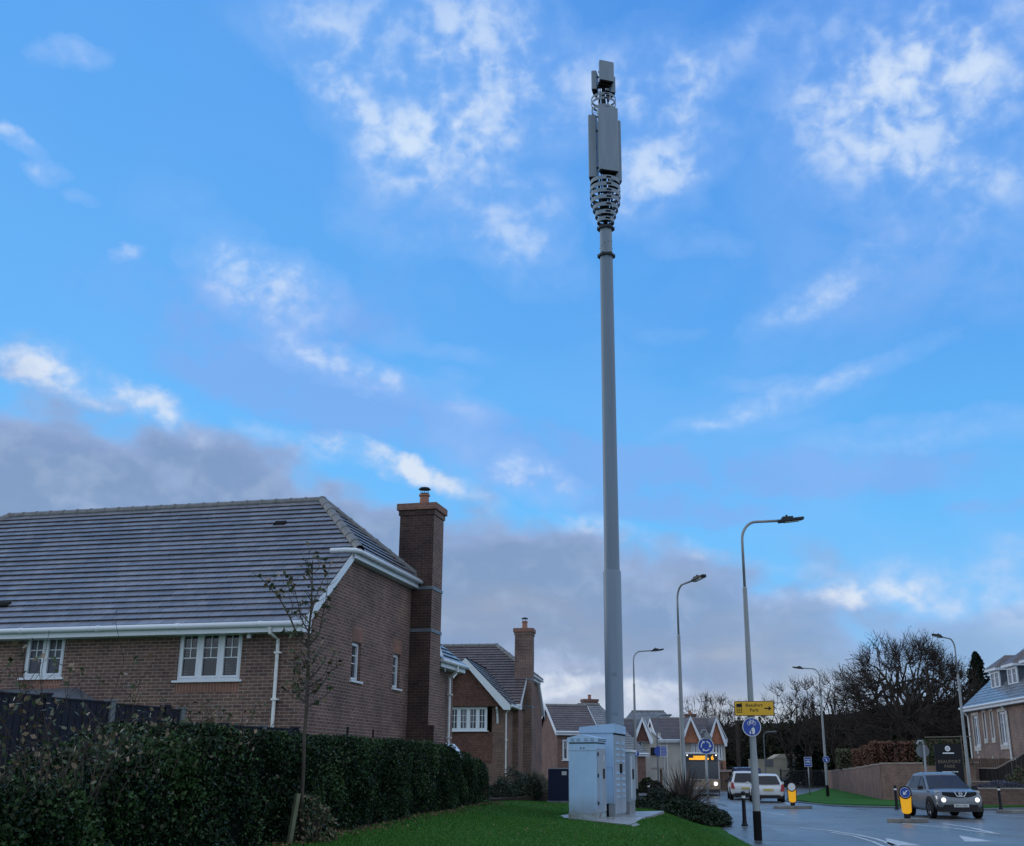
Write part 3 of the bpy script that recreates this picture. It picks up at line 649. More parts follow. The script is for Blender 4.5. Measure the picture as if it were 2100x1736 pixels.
# ------------------------------------------------------------------ the near brick house (and its cousin)
def big_house(name, label, loc, rz, ridge_z=8.76, eave_z=4.72, hip_z=6.80, Lh=13.6, W=9.9, g0=.2, near=True, roofm='roof_tile', bm='brick', over=.35):
    t = thing(name, label, 'house', loc, rz)
    hr = W / 2; sl_ = (ridge_z - eave_z) / (hr + over)            # roof rise per metre
    yh = (hip_z - eave_z) / sl_ - over                            # where the verge meets the half hip
    XR = .14; rx = -1.92; XL = -Lh - .14; rxl = -Lh + 1.92
    F_ = Side((0, 0, 0), (1, 0, 0), (0, -1, 0)); G = Side((0, 0, 0), (0, 1, 0), (1, 0, 0))
    k = 1. if near else 1.
    b = MB()
    fh = [(-6.92, -5.90, 3.66, 4.62), (-3.0, -1.46, 3.54, 4.62)] if near else []
    fh += [(-9.9, -8.6, 3.6, 4.6), (-12.4, -11.4, 3.6, 4.6)]
    top = eave_z - .06
    wall_rect(b, F_, -Lh, 0, g0, top, fh)
    gh = [(2.9, 3.52, 3.72, 4.66), (5.9, 6.5, 3.74, 4.66)] if near else []
    wall_rect(b, G, .25, W, g0, top, gh)
    zz = lambda y: eave_z + sl_ * (min(y, W - y) + over) - .10
    b.prism([(0, 0, top), (0, W, top), (0, W, zz(W)), (0, W - yh, hip_z - .08), (0, yh, hip_z - .08), (0, 0, zz(0))], (-.25, 0, 0))
    b.box(-Lh, -Lh + .25, 0, W, g0, top); b.box(-Lh + .25, -.25, W - .25, W, g0, top)
    b.prism([(-Lh, 0, top), (-Lh, W, top), (-Lh, W - yh, hip_z - .08), (-Lh, yh, hip_z - .08)], (.25, 0, 0))
    b.build('wall', bm, t)
    if near:
        window(t, F_, -6.92, -5.90, 3.66, 4.62, 2, .04, 'glass_frosted', soldier='soldier')
        window(t, F_, -3.0, -1.46, 3.54, 4.62, 3, .04, 'glass_blind', soldier='soldier')
        for (u0, u1, z0, z1) in gh:
            wdw = window(t, G, u0, u1, z0, z1, 1, .085, 'glass', vbar=False, fr=.045)
            q = MB(); G.box(q, u0 - .04, u1 + .04, -.05, .004, z1 + .01, z1 + .40); q.build('brick_lintel', 'soldier', wdw)
    window(t, F_, -9.9, -8.6, 3.6, 4.6, 2, .04, 'glass'); window(t, F_, -12.4, -11.4, 3.6, 4.6, 2, .04, 'glass')
    # roof
    r = MB(); L1 = math.hypot(1, sl_); U = (1, 0, 0); V = Vector((0, 1, sl_)) / L1
    vl = lambda y: (y + over) * L1
    pf = [(XL, 0), (XR, 0), (XR, vl(yh)), (rx, vl(hr)), (rxl, vl(hr)), (XL, vl(yh))]
    roof_plane(r, (0, -over, eave_z), U, V, pf)
    Vb = Vector((0, -1, sl_)) / L1
    roof_plane(r, (0, W + over, eave_z), U, Vb, pf)
    for sgn, xe, xr_ in ((1, XR + .14, rx), (-1, XL - .14, rxl)):
        rise = ridge_z - hip_z; run = abs(xe - xr_); s2 = rise / run; L2 = math.hypot(1, s2)
        Vh = Vector((-sgn, 0, s2)) / L2
        roof_plane(r, (xe, 0, hip_z), (0, 1, 0), Vh, [(yh - .12, 0), (W - yh + .12, 0), (hr, run * L2)])
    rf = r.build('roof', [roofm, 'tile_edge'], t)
    q = MB(); caps(q, (rxl, hr, ridge_z + .03), (rx, hr, ridge_z + .03))
    for sgn, xe, xr_ in ((1, XR + .14, rx), (-1, XL - .14, rxl)):
        for yy, in ((yh,), (W - yh,)): caps(q, (xe, yy, hip_z + .05), (xr_, hr, ridge_z + .04), .12)
    q.build('ridge_tiles', 'ridge_tile', rf, smooth=False)
    # fascia, soffit, gutters, barge boards
    q = MB(); q.box(XL + .05, XR - .03, -over - .02, -over + .01, eave_z - .20, eave_z - .01); q.box(XL + .05, XR - .03, -over + .01, -.002, eave_z - .20, eave_z - .18)
    q.box(XR - .03, XR + .03, -over - .03, -.0, eave_z - .22, eave_z + .06)
    q.build('fascia', 'upvc', t)
    for sgn, xx in ((1, XR), (-1, XL)):
        for m_ in (0, 1):
            Y = (lambda y: y) if m_ == 0 else (lambda y: W - y)
            q = MB(); q.prism([(xx - sgn * .02, Y(-over - .02), eave_z - .21), (xx - sgn * .02, Y(-over - .02), eave_z + .03), (xx - sgn * .02, Y(yh), hip_z + .0), (xx - sgn * .02, Y(yh + .02), hip_z - .21)], (sgn * .035, 0, 0))
            q.prism([(0, Y(-.1), eave_z - .02 + sl_ * (over - .1) - .22), (0, Y(yh + .05), hip_z - .2), (0, Y(yh + .05), hip_z - .16), (0, Y(-.1), eave_z - .02 + sl_ * (over - .1) - .17)], (sgn * .12 if sgn > 0 else -.12 - Lh * 0, 0, 0)) if sgn > 0 else None
            q.build('barge_board', 'upvc', t)
    q = MB(); q.box(XR + .05, XR + .08, yh - .1, W - yh + .1, hip_z - .20, hip_z - .03); q.box(.002, XR + .05, yh - .1, W - yh + .1, hip_z - .20, hip_z - .18); q.build('hip_fascia', 'upvc', t)
    q = MB(); gutter(q, (XL, -over - .075, eave_z - .03), (XR, -over - .075, eave_z - .03)); q.build('gutter', 'upvc', t, smooth=True)
    q = MB(); q.tube([(XR - .5, yh - .30, hip_z - .03 - .0), (XR - .1, yh - .28, hip_z - .03), (XR + .1, yh - .2, hip_z - .03), (XR + .16, yh, hip_z - .03), (XR + .16, W - yh + .25, hip_z - .03)], .062, 10); q.build('hip_gutter', 'upvc', t, smooth=True)
    return t
H1 = big_house('brick_house', 'large brown brick house with tall external chimney and half hipped tile roof behind the hedge', (-5.306, 25, 0), R(-12.1))
ch = chimney_stack(H1, -.42, .62, 7.2, 8.15, .2, 9.12, (5.42, 6.62), (2.82, -.1, .80, 7.18, 8.25), potc=(.14, 7.7), base_mat='damp')
_sl = (8.76 - 4.72) / 5.3; _ang = math.atan(_sl)
for u_, v_ in ((-2.55, 3.75), (-8.1, .55)):
    b = MB(); rot_ = Matrix.Rotation(_ang, 3, 'X'); b.obb((u_, v_, 4.72 + (v_ + .35) * _sl + .06), .17, .10, .035, rot_); b.build('roof_vent', 'black_matt', H1, bev=.03)
downpipe(H1, [(-.62, -.43, 4.62), (-.62, -.40, 4.50), (-.56, -.08, 4.38), (-.56, -.08, .3)], .04, (4.1, 3.1, 2.1))
for yy in (2.86, 4.6): MB().box(.002, .012, yy - .05, yy + .05, 2.42, 2.62).build('air_vent', 'black_matt', H1)
q = MB().lathe([(.05, 4.42), (.055, 4.47), (.03, 4.52)], (-1.22, -.16), 12); q.box(-1.24, -1.2, -.2, -.002, 4.5, 4.53); q.build('security_light', 'upvc', H1, smooth=False)
# bay roof with its lead covering on the front wall
q = MB(); q.prism([(-9.0, -.003, 3.36), (-5.45, -.003, 3.36), (-5.0, -1.0, 3.05), (-9.0, -1.0, 3.05)], (0, 0, .05))
q.prism([(-5.45, -.003, 3.38), (-4.75, -.003, 3.0), (-4.8, -.95, 2.93), (-5.02, -1.0, 3.04)], (0, 0, .04))
q.box(-9, -5.0, -1.02, -.98, 2.93, 3.05); br = q.build('bay_roof', 'lead', H1)
q = MB(); q.box(-9, -5.1, -.9, -.003, .6, 2.9); q.build('bay_wall', 'brick', H1)
# rear wing
q = MB(); q.box(-4.5, -.12, 9.9, 12.0, .2, 4.75); q.prism([(-4.5, 12.0, 4.75), (-.12, 12.0, 4.75), (-2.3, 12.0, 6.3)], (0, -.25, 0)); q.build('rear_wall', 'brick', H1)
r = MB(); s3 = .80; L3 = math.hypot(1, s3); roof_plane(r, (.25, 0, 4.82), (0, 1, 0), Vector((-1, 0, s3)) / L3, [(8.6, 0), (12.2, 0), (12.2, 2.55 * L3), (8.6, 2.55 * L3)])
roof_plane(r, (-4.85, 0, 4.82), (0, 1, 0), Vector((1, 0, s3)) / L3, [(9.9, 0), (12.2, 0), (12.2, 2.55 * L3), (9.9, 2.55 * L3)])
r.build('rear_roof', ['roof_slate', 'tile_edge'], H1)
q = MB(); q.box(.18, .22, 9.6, 12.2, 4.62, 4.80); q.box(-.1, .2, 9.6, 12.2, 4.62, 4.64); q.build('rear_fascia', 'upvc', H1)
q = MB(); gutter(q, (.29, 9.4, 4.80), (.29, 12.25, 4.80)); q.build('rear_gutter', 'upvc', H1, smooth=True)
downpipe(H1, [(.29, 11.1, 4.75), (.29, 11.1, 4.6), (-.02, 11.25, 4.42), (-.02, 11.3, 4.3), (-.02, 11.3, .8)], .04, (3.9, 2.6))
q = MB(); q.prism([(.92, 7.9, 2.35), (1.25, 7.9, 2.0), (1.25, 7.9, 1.95), (.92, 7.9, 1.95)], (0, .9, 0)); q.build('side_canopy', 'upvc', H1)

H2 = big_house('brick_house', 'second brick house with gabled front wing, five light window and slim brick chimney', (-1.234, 56.7, 0), R(-6.5), 8.15, 4.70, 6.45, 9.5, 9.9, .2, False, 'roof_brown', 'brick_far')
chimney_stack(H2, -.48, .41, 1.9, 2.85, .2, 8.72, (4.75, 6.1), None, potc=(-.03, 2.4))
# its front wing with tile-hung gable
X0, X1, YF = -3.95, -.28, -2.6
Wg = Side((0, YF, 0), (1, 0, 0), (0, -1, 0)); q = MB(); wall_rect(q, Wg, X0, X1, .2, 2.0, [(-2.9, -1.75, .9, 1.9)]); q.box(X1 - .25, X1, YF + .25, 0, .2, 4.6); q.box(X0, X0 + .25, YF + .25, 0, .2, 4.6)
Wg.box(q, -.9, X1, -.25, 0, 2.0, 4.55); q.build('wing_wall', 'brick_far', H2)
q = MB(); xm = (X0 + X1) / 2; Wg.box(q, X0, -.9, -.25, .05, 2.0, 3.36); q.prism([(X0 - .1, YF - .30, 4.52), (X1 + .1, YF - .30, 4.52), (xm, YF - .30, 6.72)], (0, .3, 0)); q.build('tile_hanging', 'tile_hung', H2)
window(H2, Side((0, YF - .1, 0), (1, 0, 0), (0, -1, 0)), -3.35, -1.12, 3.42, 4.50, 5, .0, 'glass_curtain', bars=(.33, .66), vbar='full', fr=.07)
window(H2, Wg, -2.9, -1.75, .9, 1.9, 2, .04, 'glass', bars=(.4,))
r = MB(); hw = (X1 - X0) / 2 + .32; rs = 2.15 / hw * 1.0; Lr = math.hypot(1, rs); ezz = 4.55
for sg in (1, -1):
    roof_plane(r, (xm + sg * hw, 0, ezz), (0, 1, 0), Vector((-sg, 0, rs)) / Lr, [(YF - .55, 0), (2.2, 0), (4.8, hw * Lr), (YF - .55, hw * Lr)])
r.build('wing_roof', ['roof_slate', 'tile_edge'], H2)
for sg in (1, -1):
    q = MB(); y_ = YF - .56; xe = xm + sg * hw
    q.prism([(xe, y_, ezz - .22), (xe, y_, ezz + .02), (xm, y_, ezz + hw * rs + .02), (xm, y_, ezz + hw * rs - .30), (xe - sg * .30, y_, ezz - .22)], (0, -.04, 0)); q.build('barge_board', 'upvc', H2)
q = MB(); gutter(q, (xm + hw + .04, YF - .5, ezz - .02), (xm + hw + .04, -.4, ezz - .02)); q.build('wing_gutter', 'upvc', H2)
q = MB(); q.tube([(X1 - .35, YF - .02, 3.75), (X1 - .35, YF - .12, 4.2), (X1 - .35, YF - .38, 4.45)], .05, 6); q.build('bracket', 'upvc', H2)
downpipe(H2, [(xm + hw + .04, YF - .3, 4.5), (X1 + .02, YF + .1, 4.2), (X1 + .02, YF + .1, .4)], .045, (3.0,))
q = MB(); q.box(-1.0, -.12, 3.9, 4.25, 2.2, 2.35); q.build('planter_ledge', 'stone', H2)

# ------------------------------------------------------------------ farther houses
def gable_house(label, loc, rz, w_, d_, ez, rzz, roofm, wallm, wins=(), gables=(), over=.3, g0=.0, name='house', hip=0., barge=True, chim=None, floor='upvc'):
    t = thing(name, label, 'house', loc, rz)
    hd = d_ / 2; s_ = (rzz - ez) / (hd + over); L_ = math.hypot(1, s_); zt = ez + s_ * over - .08
    Fr = Side((0, 0, 0), (1, 0, 0), (0, -1, 0)); b = MB(); wall_rect(b, Fr, 0, w_, g0, ez - .02, [x_[:4] for x_ in wins])
    b.box(0, .25, .25, d_, g0, ez - .02); b.box(w_ - .25, w_, .25, d_, g0, ez - .02); b.box(.25, w_ - .25, d_ - .25, d_, g0, ez - .02)
    if not hip:
        for xx in (0, w_ - .25): b.prism([(xx, 0, ez - .02), (xx, d_, ez - .02), (xx, d_, zt), (xx, hd, rzz - .1), (xx, 0, zt)], (.25, 0, 0))
    b.build('wall', wallm, t)
    r = MB(); e_ = .15
    pf = [(-e_, 0), (w_ + e_, 0), (w_ + e_ - hip, (hd + over) * L_), (-e_ + hip, (hd + over) * L_)]
    roof_plane(r, (0, -over, ez), (1, 0, 0), Vector((0, 1, s_)) / L_, pf, .3, .04); roof_plane(r, (0, d_ + over, ez), (1, 0, 0), Vector((0, -1, s_)) / L_, pf, .3, .04)
    if hip:
        s2 = (rzz - ez) / hip; L2 = math.hypot(1, s2)
        roof_plane(r, (-e_, 0, ez), (0, 1, 0), Vector((1, 0, s2)) / L2, [(-over, 0), (d_ + over, 0), (hd, hip * L2)], .3, .04)
        roof_plane(r, (w_ + e_, 0, ez), (0, 1, 0), Vector((-1, 0, s2)) / L2, [(-over, 0), (d_ + over, 0), (hd, hip * L2)], .3, .04)
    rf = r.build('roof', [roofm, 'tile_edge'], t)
    q = MB(); caps(q, (-e_ + hip, hd, rzz + .02), (w_ + e_ - hip, hd, rzz + .02), .13, .6)
    q.build('ridge_tiles', 'ridge_tile', rf)
    q = MB(); q.box(-e_, w_ + e_, -over - .03, -over, ez - .22, ez); q.box(-e_, w_ + e_, -over, -.003, ez - .22, ez - .2); q.tube([(-e_, -over - .09, ez - .03), (w_ + e_, -over - .09, ez - .03)], .065, 8); q.build('gutter', 'upvc', t)
    if barge and not hip:
        for xx, dx in ((-e_ - .035, .035), (w_ + e_, .035)):
            q = MB(); q.prism([(xx, -over - .03, ez - .22), (xx, -over - .03, ez + .05), (xx, hd, rzz + .05), (xx, d_ + over, ez + .05), (xx, d_ + over, ez - .22), (xx, hd, rzz - .24)], (dx, 0, 0)); q.build('barge_board', 'upvc', t)
    for x_ in wins: window(t, Fr, x_[0], x_[1], x_[2], x_[3], x_[4], .04, 'glass_far', bars=(.4,), fr=.07)
    for (gx, gw, gz0, gz1, gm) in gables:
        q = MB(); q.prism([(gx - gw / 2, -.55, gz0), (gx + gw / 2, -.55, gz0), (gx, -.55, gz1)], (0, .5, 0)); q.build('gable', gm, t)
        q = MB(); sg = (gz1 - gz0) / (gw / 2); Lg = math.hypot(1, sg); yb = max(.5, (gz1 - ez) / s_ - over)
        for k in (1, -1): roof_plane(q, (gx + k * (gw / 2 + .12), 0, gz0 - .0), (0, 1, 0), Vector((-k, 0, sg)) / Lg, [(-.7, 0), (max(.2, (gz0 - ez) / s_), 0), (yb, (gw / 2 + .12) * Lg), (-.7, (gw / 2 + .12) * Lg)], .3, .03)
        q.build('gable_roof', [roofm, 'tile_edge'], t)
        for k in (1, -1):
            q = MB(); a = gx + k * (gw / 2 + .16); q.prism([(a, -.72, gz0 - .18), (a, -.72, gz0 + .1), (gx, -.72, gz1 + .33), (gx, -.72, gz1 - .02), (a - k * .2, -.72, gz0 - .18)], (0, -.05, 0)); q.build('barge_board', 'upvc', t)
    if chim: chimney_stack(t, *chim, cowl=False, mats=('brick_far', 'stone', 'pot_clay', 'dark_metal'))
    return t
def ghouse(label, px, Y, rz, *a, **k):
    p = at(px, 1583, Y); return gable_house(label, (p.x, Y, 0), R(rz), *a, **k)
# garage-like link house
h3 = ghouse('low brick and render house with dark brown roof, seen past the second house', 1143, 76, 13, 2.6, 5.4, zat(1501, 76), zat(1447, 78.5), 'roof_brown', 'brick_far', [(.35, 1.1, 2.3, 3.6, 2)])
q = MB(); q.box(1.2, 2.6, -.02, -.003, 0, 3.75); q.build('render_panel', 'render_grey', h3)
h4 = ghouse('grey slate roofed house with a squat chimney, left of the mast', 1168, 92, 16, 6.4, 9.5, zat(1545, 92), zat(1442, 95), 'roof_slate', 'brick_far', [(1.0, 2.2, .9, 2.2, 2)], hip=2.4, chim=(3.0, 4.2, 5.3, 6.1, 4.0, zat(1432, 97)))
h5 = ghouse('distant house with hipped grey slate roof above the brown roofs', 1268, 128, 2, 7.8, 8.0, zat(1510, 128), zat(1459, 132), 'roof_slate', 'brick_far', hip=2.2)
h6 = ghouse('rendered house with dark roof and small dark gable, right beside the mast', 1262, 96, 4, 2.95, 7.6, zat(1517, 96), zat(1476, 99.8), 'roof_brown', 'render_wall', [(1.55, 2.3, 2.7, 4.0, 2), (.55, .95, 2.5, 3.6, 1)], [(2.2, 1.35, zat(1521, 96), zat(1480, 96), 'tile_hung')])
h7 = ghouse('rendered row house with brown roof and two orange tile-hung gables', 1352, 104, 3, 6.0, 7.6, zat(1518, 104), zat(1474, 107.8), 'roof_brown', 'render_wall', [(1.0 + 1.95, 1.0 + 2.7, 2.6, 4.0, 3)], [(2.85, 1.75, zat(1524, 104), zat(1477, 104), 'tile_orange'), (5.15, 1.45, zat(1527, 104), zat(1479, 104), 'tile_orange')])
window(h7, Side((0, 0, 0), (1, 0, 0), (0, -1, 0)), 4.6, 5.7, 2.6, 4.0, 4, -.14, 'glass_far', bars=(.3,), fr=.07)
for a_ in (1.9, 4.35): MB().box(a_, a_ + 1.6, -.12, -.003, 1.0, 2.5).build('brick_panel', 'tile_orange', h7)
q = MB(); q.box(-1.0, .2, -.15, 5.5, 0, zat(1503, 104)); q.build('side_wall', 'render_wall', h7)
q = MB(); q.prism([(-1.25, -.3, zat(1490, 104)), (.3, -.3, zat(1520, 104)), (.3, -.3, zat(1515, 104)), (-1.25, -.3, zat(1484, 104))], (0, .1, 0)); q.build('verge_board', 'upvc', h7)
downpipe(h7, [(.75, -.35, 4.2), (.75, -.06, 3.9), (.75, -.06, .2)], .05); downpipe(h7, [(4.02, -.35, 4.2), (4.02, -.06, 3.9), (4.02, -.06, .2)], .05)
pl = at(1283, 1540, 102.8)
h8 = ghouse('roof with a low brick chimney poking above the row of gables', 1405, 122, 0, 3.0, 5.0, 4.0, zat(1476, 124), 'roof_brown', 'brick_far', chim=(.5, 1.6, 2.0, 2.8, 4.0, zat(1464, 124)))

# right-hand house with dormers
hx = at(1999, 1583, 72)
HR = thing('brick_house', 'pinkish brick house with slate roof and white dormers at the right edge', 'house', (hx.x, 72, 0), R(-93.1))
ez = 5.35; hd = 4.6; rz_ = 9.6; g0 = .3; Wd = 16
Fr = Side((0, 0, 0), (1, 0, 0), (0, -1, 0)); b = MB()
upw = [(.75, 1.75, 3.05, 4.85), (2.75, 3.15, 3.45, 4.95), (4.1, 4.5, 3.45, 4.95), (5.5, 6.6, 3.05, 4.85)]
low = [(.95, 1.7, .9, 2.0), (2.9, 4.75, .9, 2.0), (5.9, 8.0, .9, 2.0)]
wall_rect(b, Fr, 0, Wd, g0, ez, upw + low); b.box(0, .25, .25, 9.2, g0, ez); b.prism([(0, 0, ez), (0, 9.2, ez), (0, 4.6, rz_ - .15)], (.25, 0, 0)); b.build('wall', 'brick_pale', HR)
for i, wn in enumerate(upw): window(HR, Fr, *wn, 2 if wn[1] - wn[0] > .6 else 1, .06, 'glass_curtain' if i == 3 else 'glass_far', bars=(.3,), fr=.07)
for wn in low: window(HR, Fr, *wn, max(2, int((wn[1] - wn[0]) / .5)), .06, 'glass_far', bars=(), fr=.08)
q = MB()
for wn in upw: Fr.box(q, wn[0] - .12, wn[1] + .12, -.02, .05, wn[2] - .26, wn[2] - .05); Fr.box(q, wn[0] - .12, wn[1] + .12, -.02, .03, wn[3] + .02, wn[3] + .2); Fr.box(q, wn[0] - .12, wn[0], -.02, .03, wn[2], wn[3]); Fr.box(q, wn[1], wn[1] + .12, -.02, .03, wn[2], wn[3])
for wn in low: Fr.box(q, wn[0] - .15, wn[1] + .15, -.02, .04, wn[3] + .03, wn[3] + .32); u = (wn[0] + wn[1]) / 2; Fr.box(q, u - .09, u + .09, -.02, .07, wn[3] + .03, wn[3] + .46)
q.build('stone_surround', 'stone', HR)
r = MB(); s_ = (rz_ - ez) / (hd + .35); L_ = math.hypot(1, s_)
roof_plane(r, (0, -.35, ez), (1, 0, 0), Vector((0, 1, s_)) / L_, [(-.2, 0), (Wd, 0), (Wd, 4.95 * L_), (-.2, 4.95 * L_)], .3, .03)
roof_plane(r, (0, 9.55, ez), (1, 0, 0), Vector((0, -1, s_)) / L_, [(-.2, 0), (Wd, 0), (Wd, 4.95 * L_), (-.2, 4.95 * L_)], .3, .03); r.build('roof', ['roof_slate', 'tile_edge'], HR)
q = MB(); q.box(-.2, Wd, -.42, -.35, ez - .22, ez); q.box(-.2, Wd, -.35, -.003, ez - .22, ez - .2); q.tube([(-.2, -.47, ez - .02), (Wd, -.47, ez - .02)], .07, 8); q.build('gutter', 'upvc', HR)
downpipe(HR, [(.1, -.42, ez - .1), (.12, -.08, ez - .5), (.12, -.08, .5)], .06); downpipe(HR, [(7.05, -.42, ez - .1), (7.1, -.08, ez - .5), (7.1, -.08, .5)], .06)
for i, dx in enumerate((2.3, 5.3, 8.3, 11.3)):
    yb = .9; z0 = ez + s_ * (yb + .35); z1 = z0 + .95; q = MB(); q.box(dx, dx + 1.5, yb + .02, yb + 2.4, z0 - .3, z1)
    dm = q.build('dormer', 'lead', HR); window(HR, Side((0, yb, 0), (1, 0, 0), (0, -1, 0)), dx - .05, dx + 1.55, z0 - .1, z1, 2, -.05, 'glass_curtain', bars=(.35,), fr=.1, name='dormer_window', sill=False)
    q = MB(); q.box(dx - .25, dx + 1.75, yb - .3, yb + 2.6, z1, z1 + .16); q.build('dormer_fascia', 'upvc', HR)
    q = MB(); q.add([(dx - .28, yb - .33, z1 + .16), (dx + 1.78, yb - .33, z1 + .16), (dx + 1.78, yb + 2.6, z1 + .16), (dx - .28, yb + 2.6, z1 + .16), (dx + .75, yb + .7, z1 + .95), (dx + .75, yb + 2.6, z1 + .95)], [(0, 1, 4), (1, 2, 5, 4), (3, 0, 4, 5), (2, 3, 5), (0, 3, 2, 1)]); q.build('dormer_roof', 'roof_brown', HR)
q = MB(); q.box(1.2, 1.3, -.1, -.003, 2.62, 2.85); q.build('wall_box', 'upvc', HR)

# ------------------------------------------------------------------ street lamps
def make_lamp():
    t = thing('street_lamp', '', 'street lamp')
    b = MB().lathe([(.092, .68), (.09, 1.9), (.082, 2.0), (.056, 6.05), (.052, 6.1)], n=18, cap=False); b.build('column', 'galv', t, smooth=True)
    b = MB().lathe([(.099, -.05), (.099, .68)], n=18); b.box(-.04, .04, -.103, -.09, .25, .6); b.build('painted_base', 'black_matt', t)
    b = MB().lathe([(.058, 5.98), (.058, 6.10), (.045, 6.14)], n=14); b.build('joint_collar', 'galv', t)
    pts = [(0, 0, 6.1), (0, 0, 7.36)] + [(.40 - .40 * math.cos(a), 0, 7.36 + .50 * math.sin(a)) for a in [math.pi / 2 * k / 8 for k in range(1, 9)]] + [(1.05, 0, 7.90)]
    b = MB().tube(pts, .036, 12); b.build('arm', 'galv', t, smooth=True)
    b = MB(); b.prism([(1.0, -.10, 7.84), (1.10, -.13, 7.86), (1.62, -.11, 7.93), (1.68, -.05, 7.945), (1.68, .05, 7.945), (1.62, .11, 7.93), (1.10, .13, 7.86), (1.0, .10, 7.84)], (0, 0, .07))
    b.prism([(1.08, -.08, 7.93), (1.38, -.08, 7.965), (1.38, -.08, 8.02), (1.10, -.08, 8.00)], (0, .16, 0)); b.lathe([(.03, 7.98), (.03, 8.06)], (1.22, 0), 8)
    hd = b.build('lantern', 'dark_metal', t, bev=.008)
    b = MB(); b.prism([(1.15, -.08, 7.858), (1.55, -.07, 7.908), (1.55, .07, 7.908), (1.15, .08, 7.858)], (0, 0, -.012)); b.build('lamp_lens', 'lamp_lens', hd)
    return t
lamps = []
for i, (px, Y, z, rz, lab) in enumerate([
    (1551, 28.8, 0, 4, 'tallest grey street lamp, nearest, carrying the yellow direction sign'),
    (1404, 39.5, .02, -62, 'grey street lamp behind the spiky plant, its arm foreshortened'),
    (1306, 62.5, .05, 0, 'grey street lamp just right of the grey cabinets with a small blue disc'),
    (1699, 74, .1, 176, 'grey street lamp on the grass verge with its arm to the left'),
    (1993, 56.5, .05, 215, 'grey street lamp behind the silver car, beside the black monument sign')]):
    x = at(px, 1650, Y).x
    if i == 0: L0 = make_lamp(); L0.location = (x, Y, z); L0.rotation_euler.z = R(rz); L0['label'] = lab; L0['group'] = 'street lamps along the junction'; lamps.append(L0)
    else: lamps.append(dup(L0, (x, Y, z), R(rz), lab))
lamp1 = lamps[0].location
def thin_lamp(px, Y, top, label, rz):
    x = at(px, 1600, Y).x; zt = zat(top, Y); t = thing('street_lamp', label, 'street lamp', (x, Y, 0), R(rz), 'small lamps far down the side streets')
    MB().lathe([(.07, 0), (.05, zt - .5)], n=8).build('column', 'concrete_post', t)
    MB().tube([(0, 0, zt - .5), (.06, 0, zt - .2), (.3, 0, zt - .03), (1.2, 0, zt)], [.05, .05, .05, .09], 8).build('arm', 'concrete_post', t)
thin_lamp(1350, 92, 1467, 'thin far street lamp in front of the brown roofed rendered row', 0)
thin_lamp(1571, 108, 1501, 'thin pale street lamp in front of the dark woodland', 0)

# ------------------------------------------------------------------ the mast
MY = 31.6; mb_ = at(1263, 1600, MY); mzb = .45
MT = thing('phone_mast', 'tall grey telecom mast crowned by antenna panels and ringed cages, behind the cabinets', 'mast', (mb_.x, MY, 0))
za = lambda py: zat(py, MY)
b = MB().lathe([(.252, mzb), (.252, za(1175)), (.236, za(1171))], n=40, cap=False); b.build('lower_tube', 'mast_sleeve', MT, smooth=True)
b = MB().lathe([(.218, za(1172)), (.198, za(526))], n=40, cap=False); o = b.build('upper_tube', 'mast_paint', MT, smooth=True)
b = MB().lathe([(.19, za(524)), (.19, za(468))], n=36, cap=False); b.build('head_tube', 'mast_light', MT, smooth=True)
for py in (526, 470):
    b = MB(); z = za(py); b.lathe([(.17, z - .035), (.255, z - .035), (.255, z + .035), (.17, z + .035)], n=24, cap=False); [b.box(.24 * math.cos(a) - .035, .24 * math.cos(a) + .035, .24 * math.sin(a) - .035, .24 * math.sin(a) + .035, z - .05, z + .05) for a in [k * math.pi / 3 for k in range(6)]]; b.build('flange', 'dark_metal', MT)
b = MB()
for k in range(10): z = za(510 - 3 * (k % 5)); a = k * .63; b.tube([(.17 * math.cos(a), .17 * math.sin(a), z), (.205 * math.cos(a), .205 * math.sin(a), z)], .012, 6)
b.build('step_bolts', 'dark_metal', MT)
zc0, zc1 = za(462), za(150)
MB().lathe([(.062, zc0), (.055, zc1)], n=14).build('inner_pole', 'dark_metal', MT, smooth=True)
def band(r, z, h, slot=True, mt='mast_light'):
    b = MB(); n = 48; vs = []
    for rr in (r, r - .012):
        for zz in (z - h / 2, z + h / 2):
            for j in range(n): th = 2 * math.pi * j / n; vs.append((rr * math.cos(th), rr * math.sin(th), zz))
    f = []
    for j in range(n):
        k = (j + 1) % n; f += [(j, k, n + k, n + j), (2 * n + k, 2 * n + j, 3 * n + j, 3 * n + k), (n + j, n + k, 3 * n + k, 3 * n + j), (k, j, 2 * n + j, 2 * n + k)]
    b.add(vs, f); o = b.build('cage_ring', mt, MT)
    if slot:
        q = MB(); a = -math.pi / 2 + .15
        for a in (-math.pi / 2 + .2, -math.pi / 2 + 2.3): q.obb(((r + .002) * math.cos(a), (r + .002) * math.sin(a), z), .006, .075, h * .2, Matrix.Rotation(a, 3, 'Z'))
        q.build('ring_slot', 'black_matt', o)
zz = [za(y) for y in (378, 391.5, 404, 417, 430, 443, 455)]
for r, z in zip((.47, .485, .485, .465, .40, .33, .27), zz): band(r, z, .135)
for z, r in ((za(206), .40), (za(215), .40), (za(229), .385)): band(r, z, .085, z > za(225))
b = MB()
for k in range(8):
    a = k * math.pi / 4 + .2; b.tube([(.42 * math.cos(a), .42 * math.sin(a), zz[0] + .05), (.44 * math.cos(a), .44 * math.sin(a), zz[2]), (.36 * math.cos(a), .36 * math.sin(a), zz[4]), (.19 * math.cos(a), .19 * math.sin(a), zz[6] - .1)], .014, 5)
b.build('cage_ribs', 'dark_metal', MT)
b = MB()
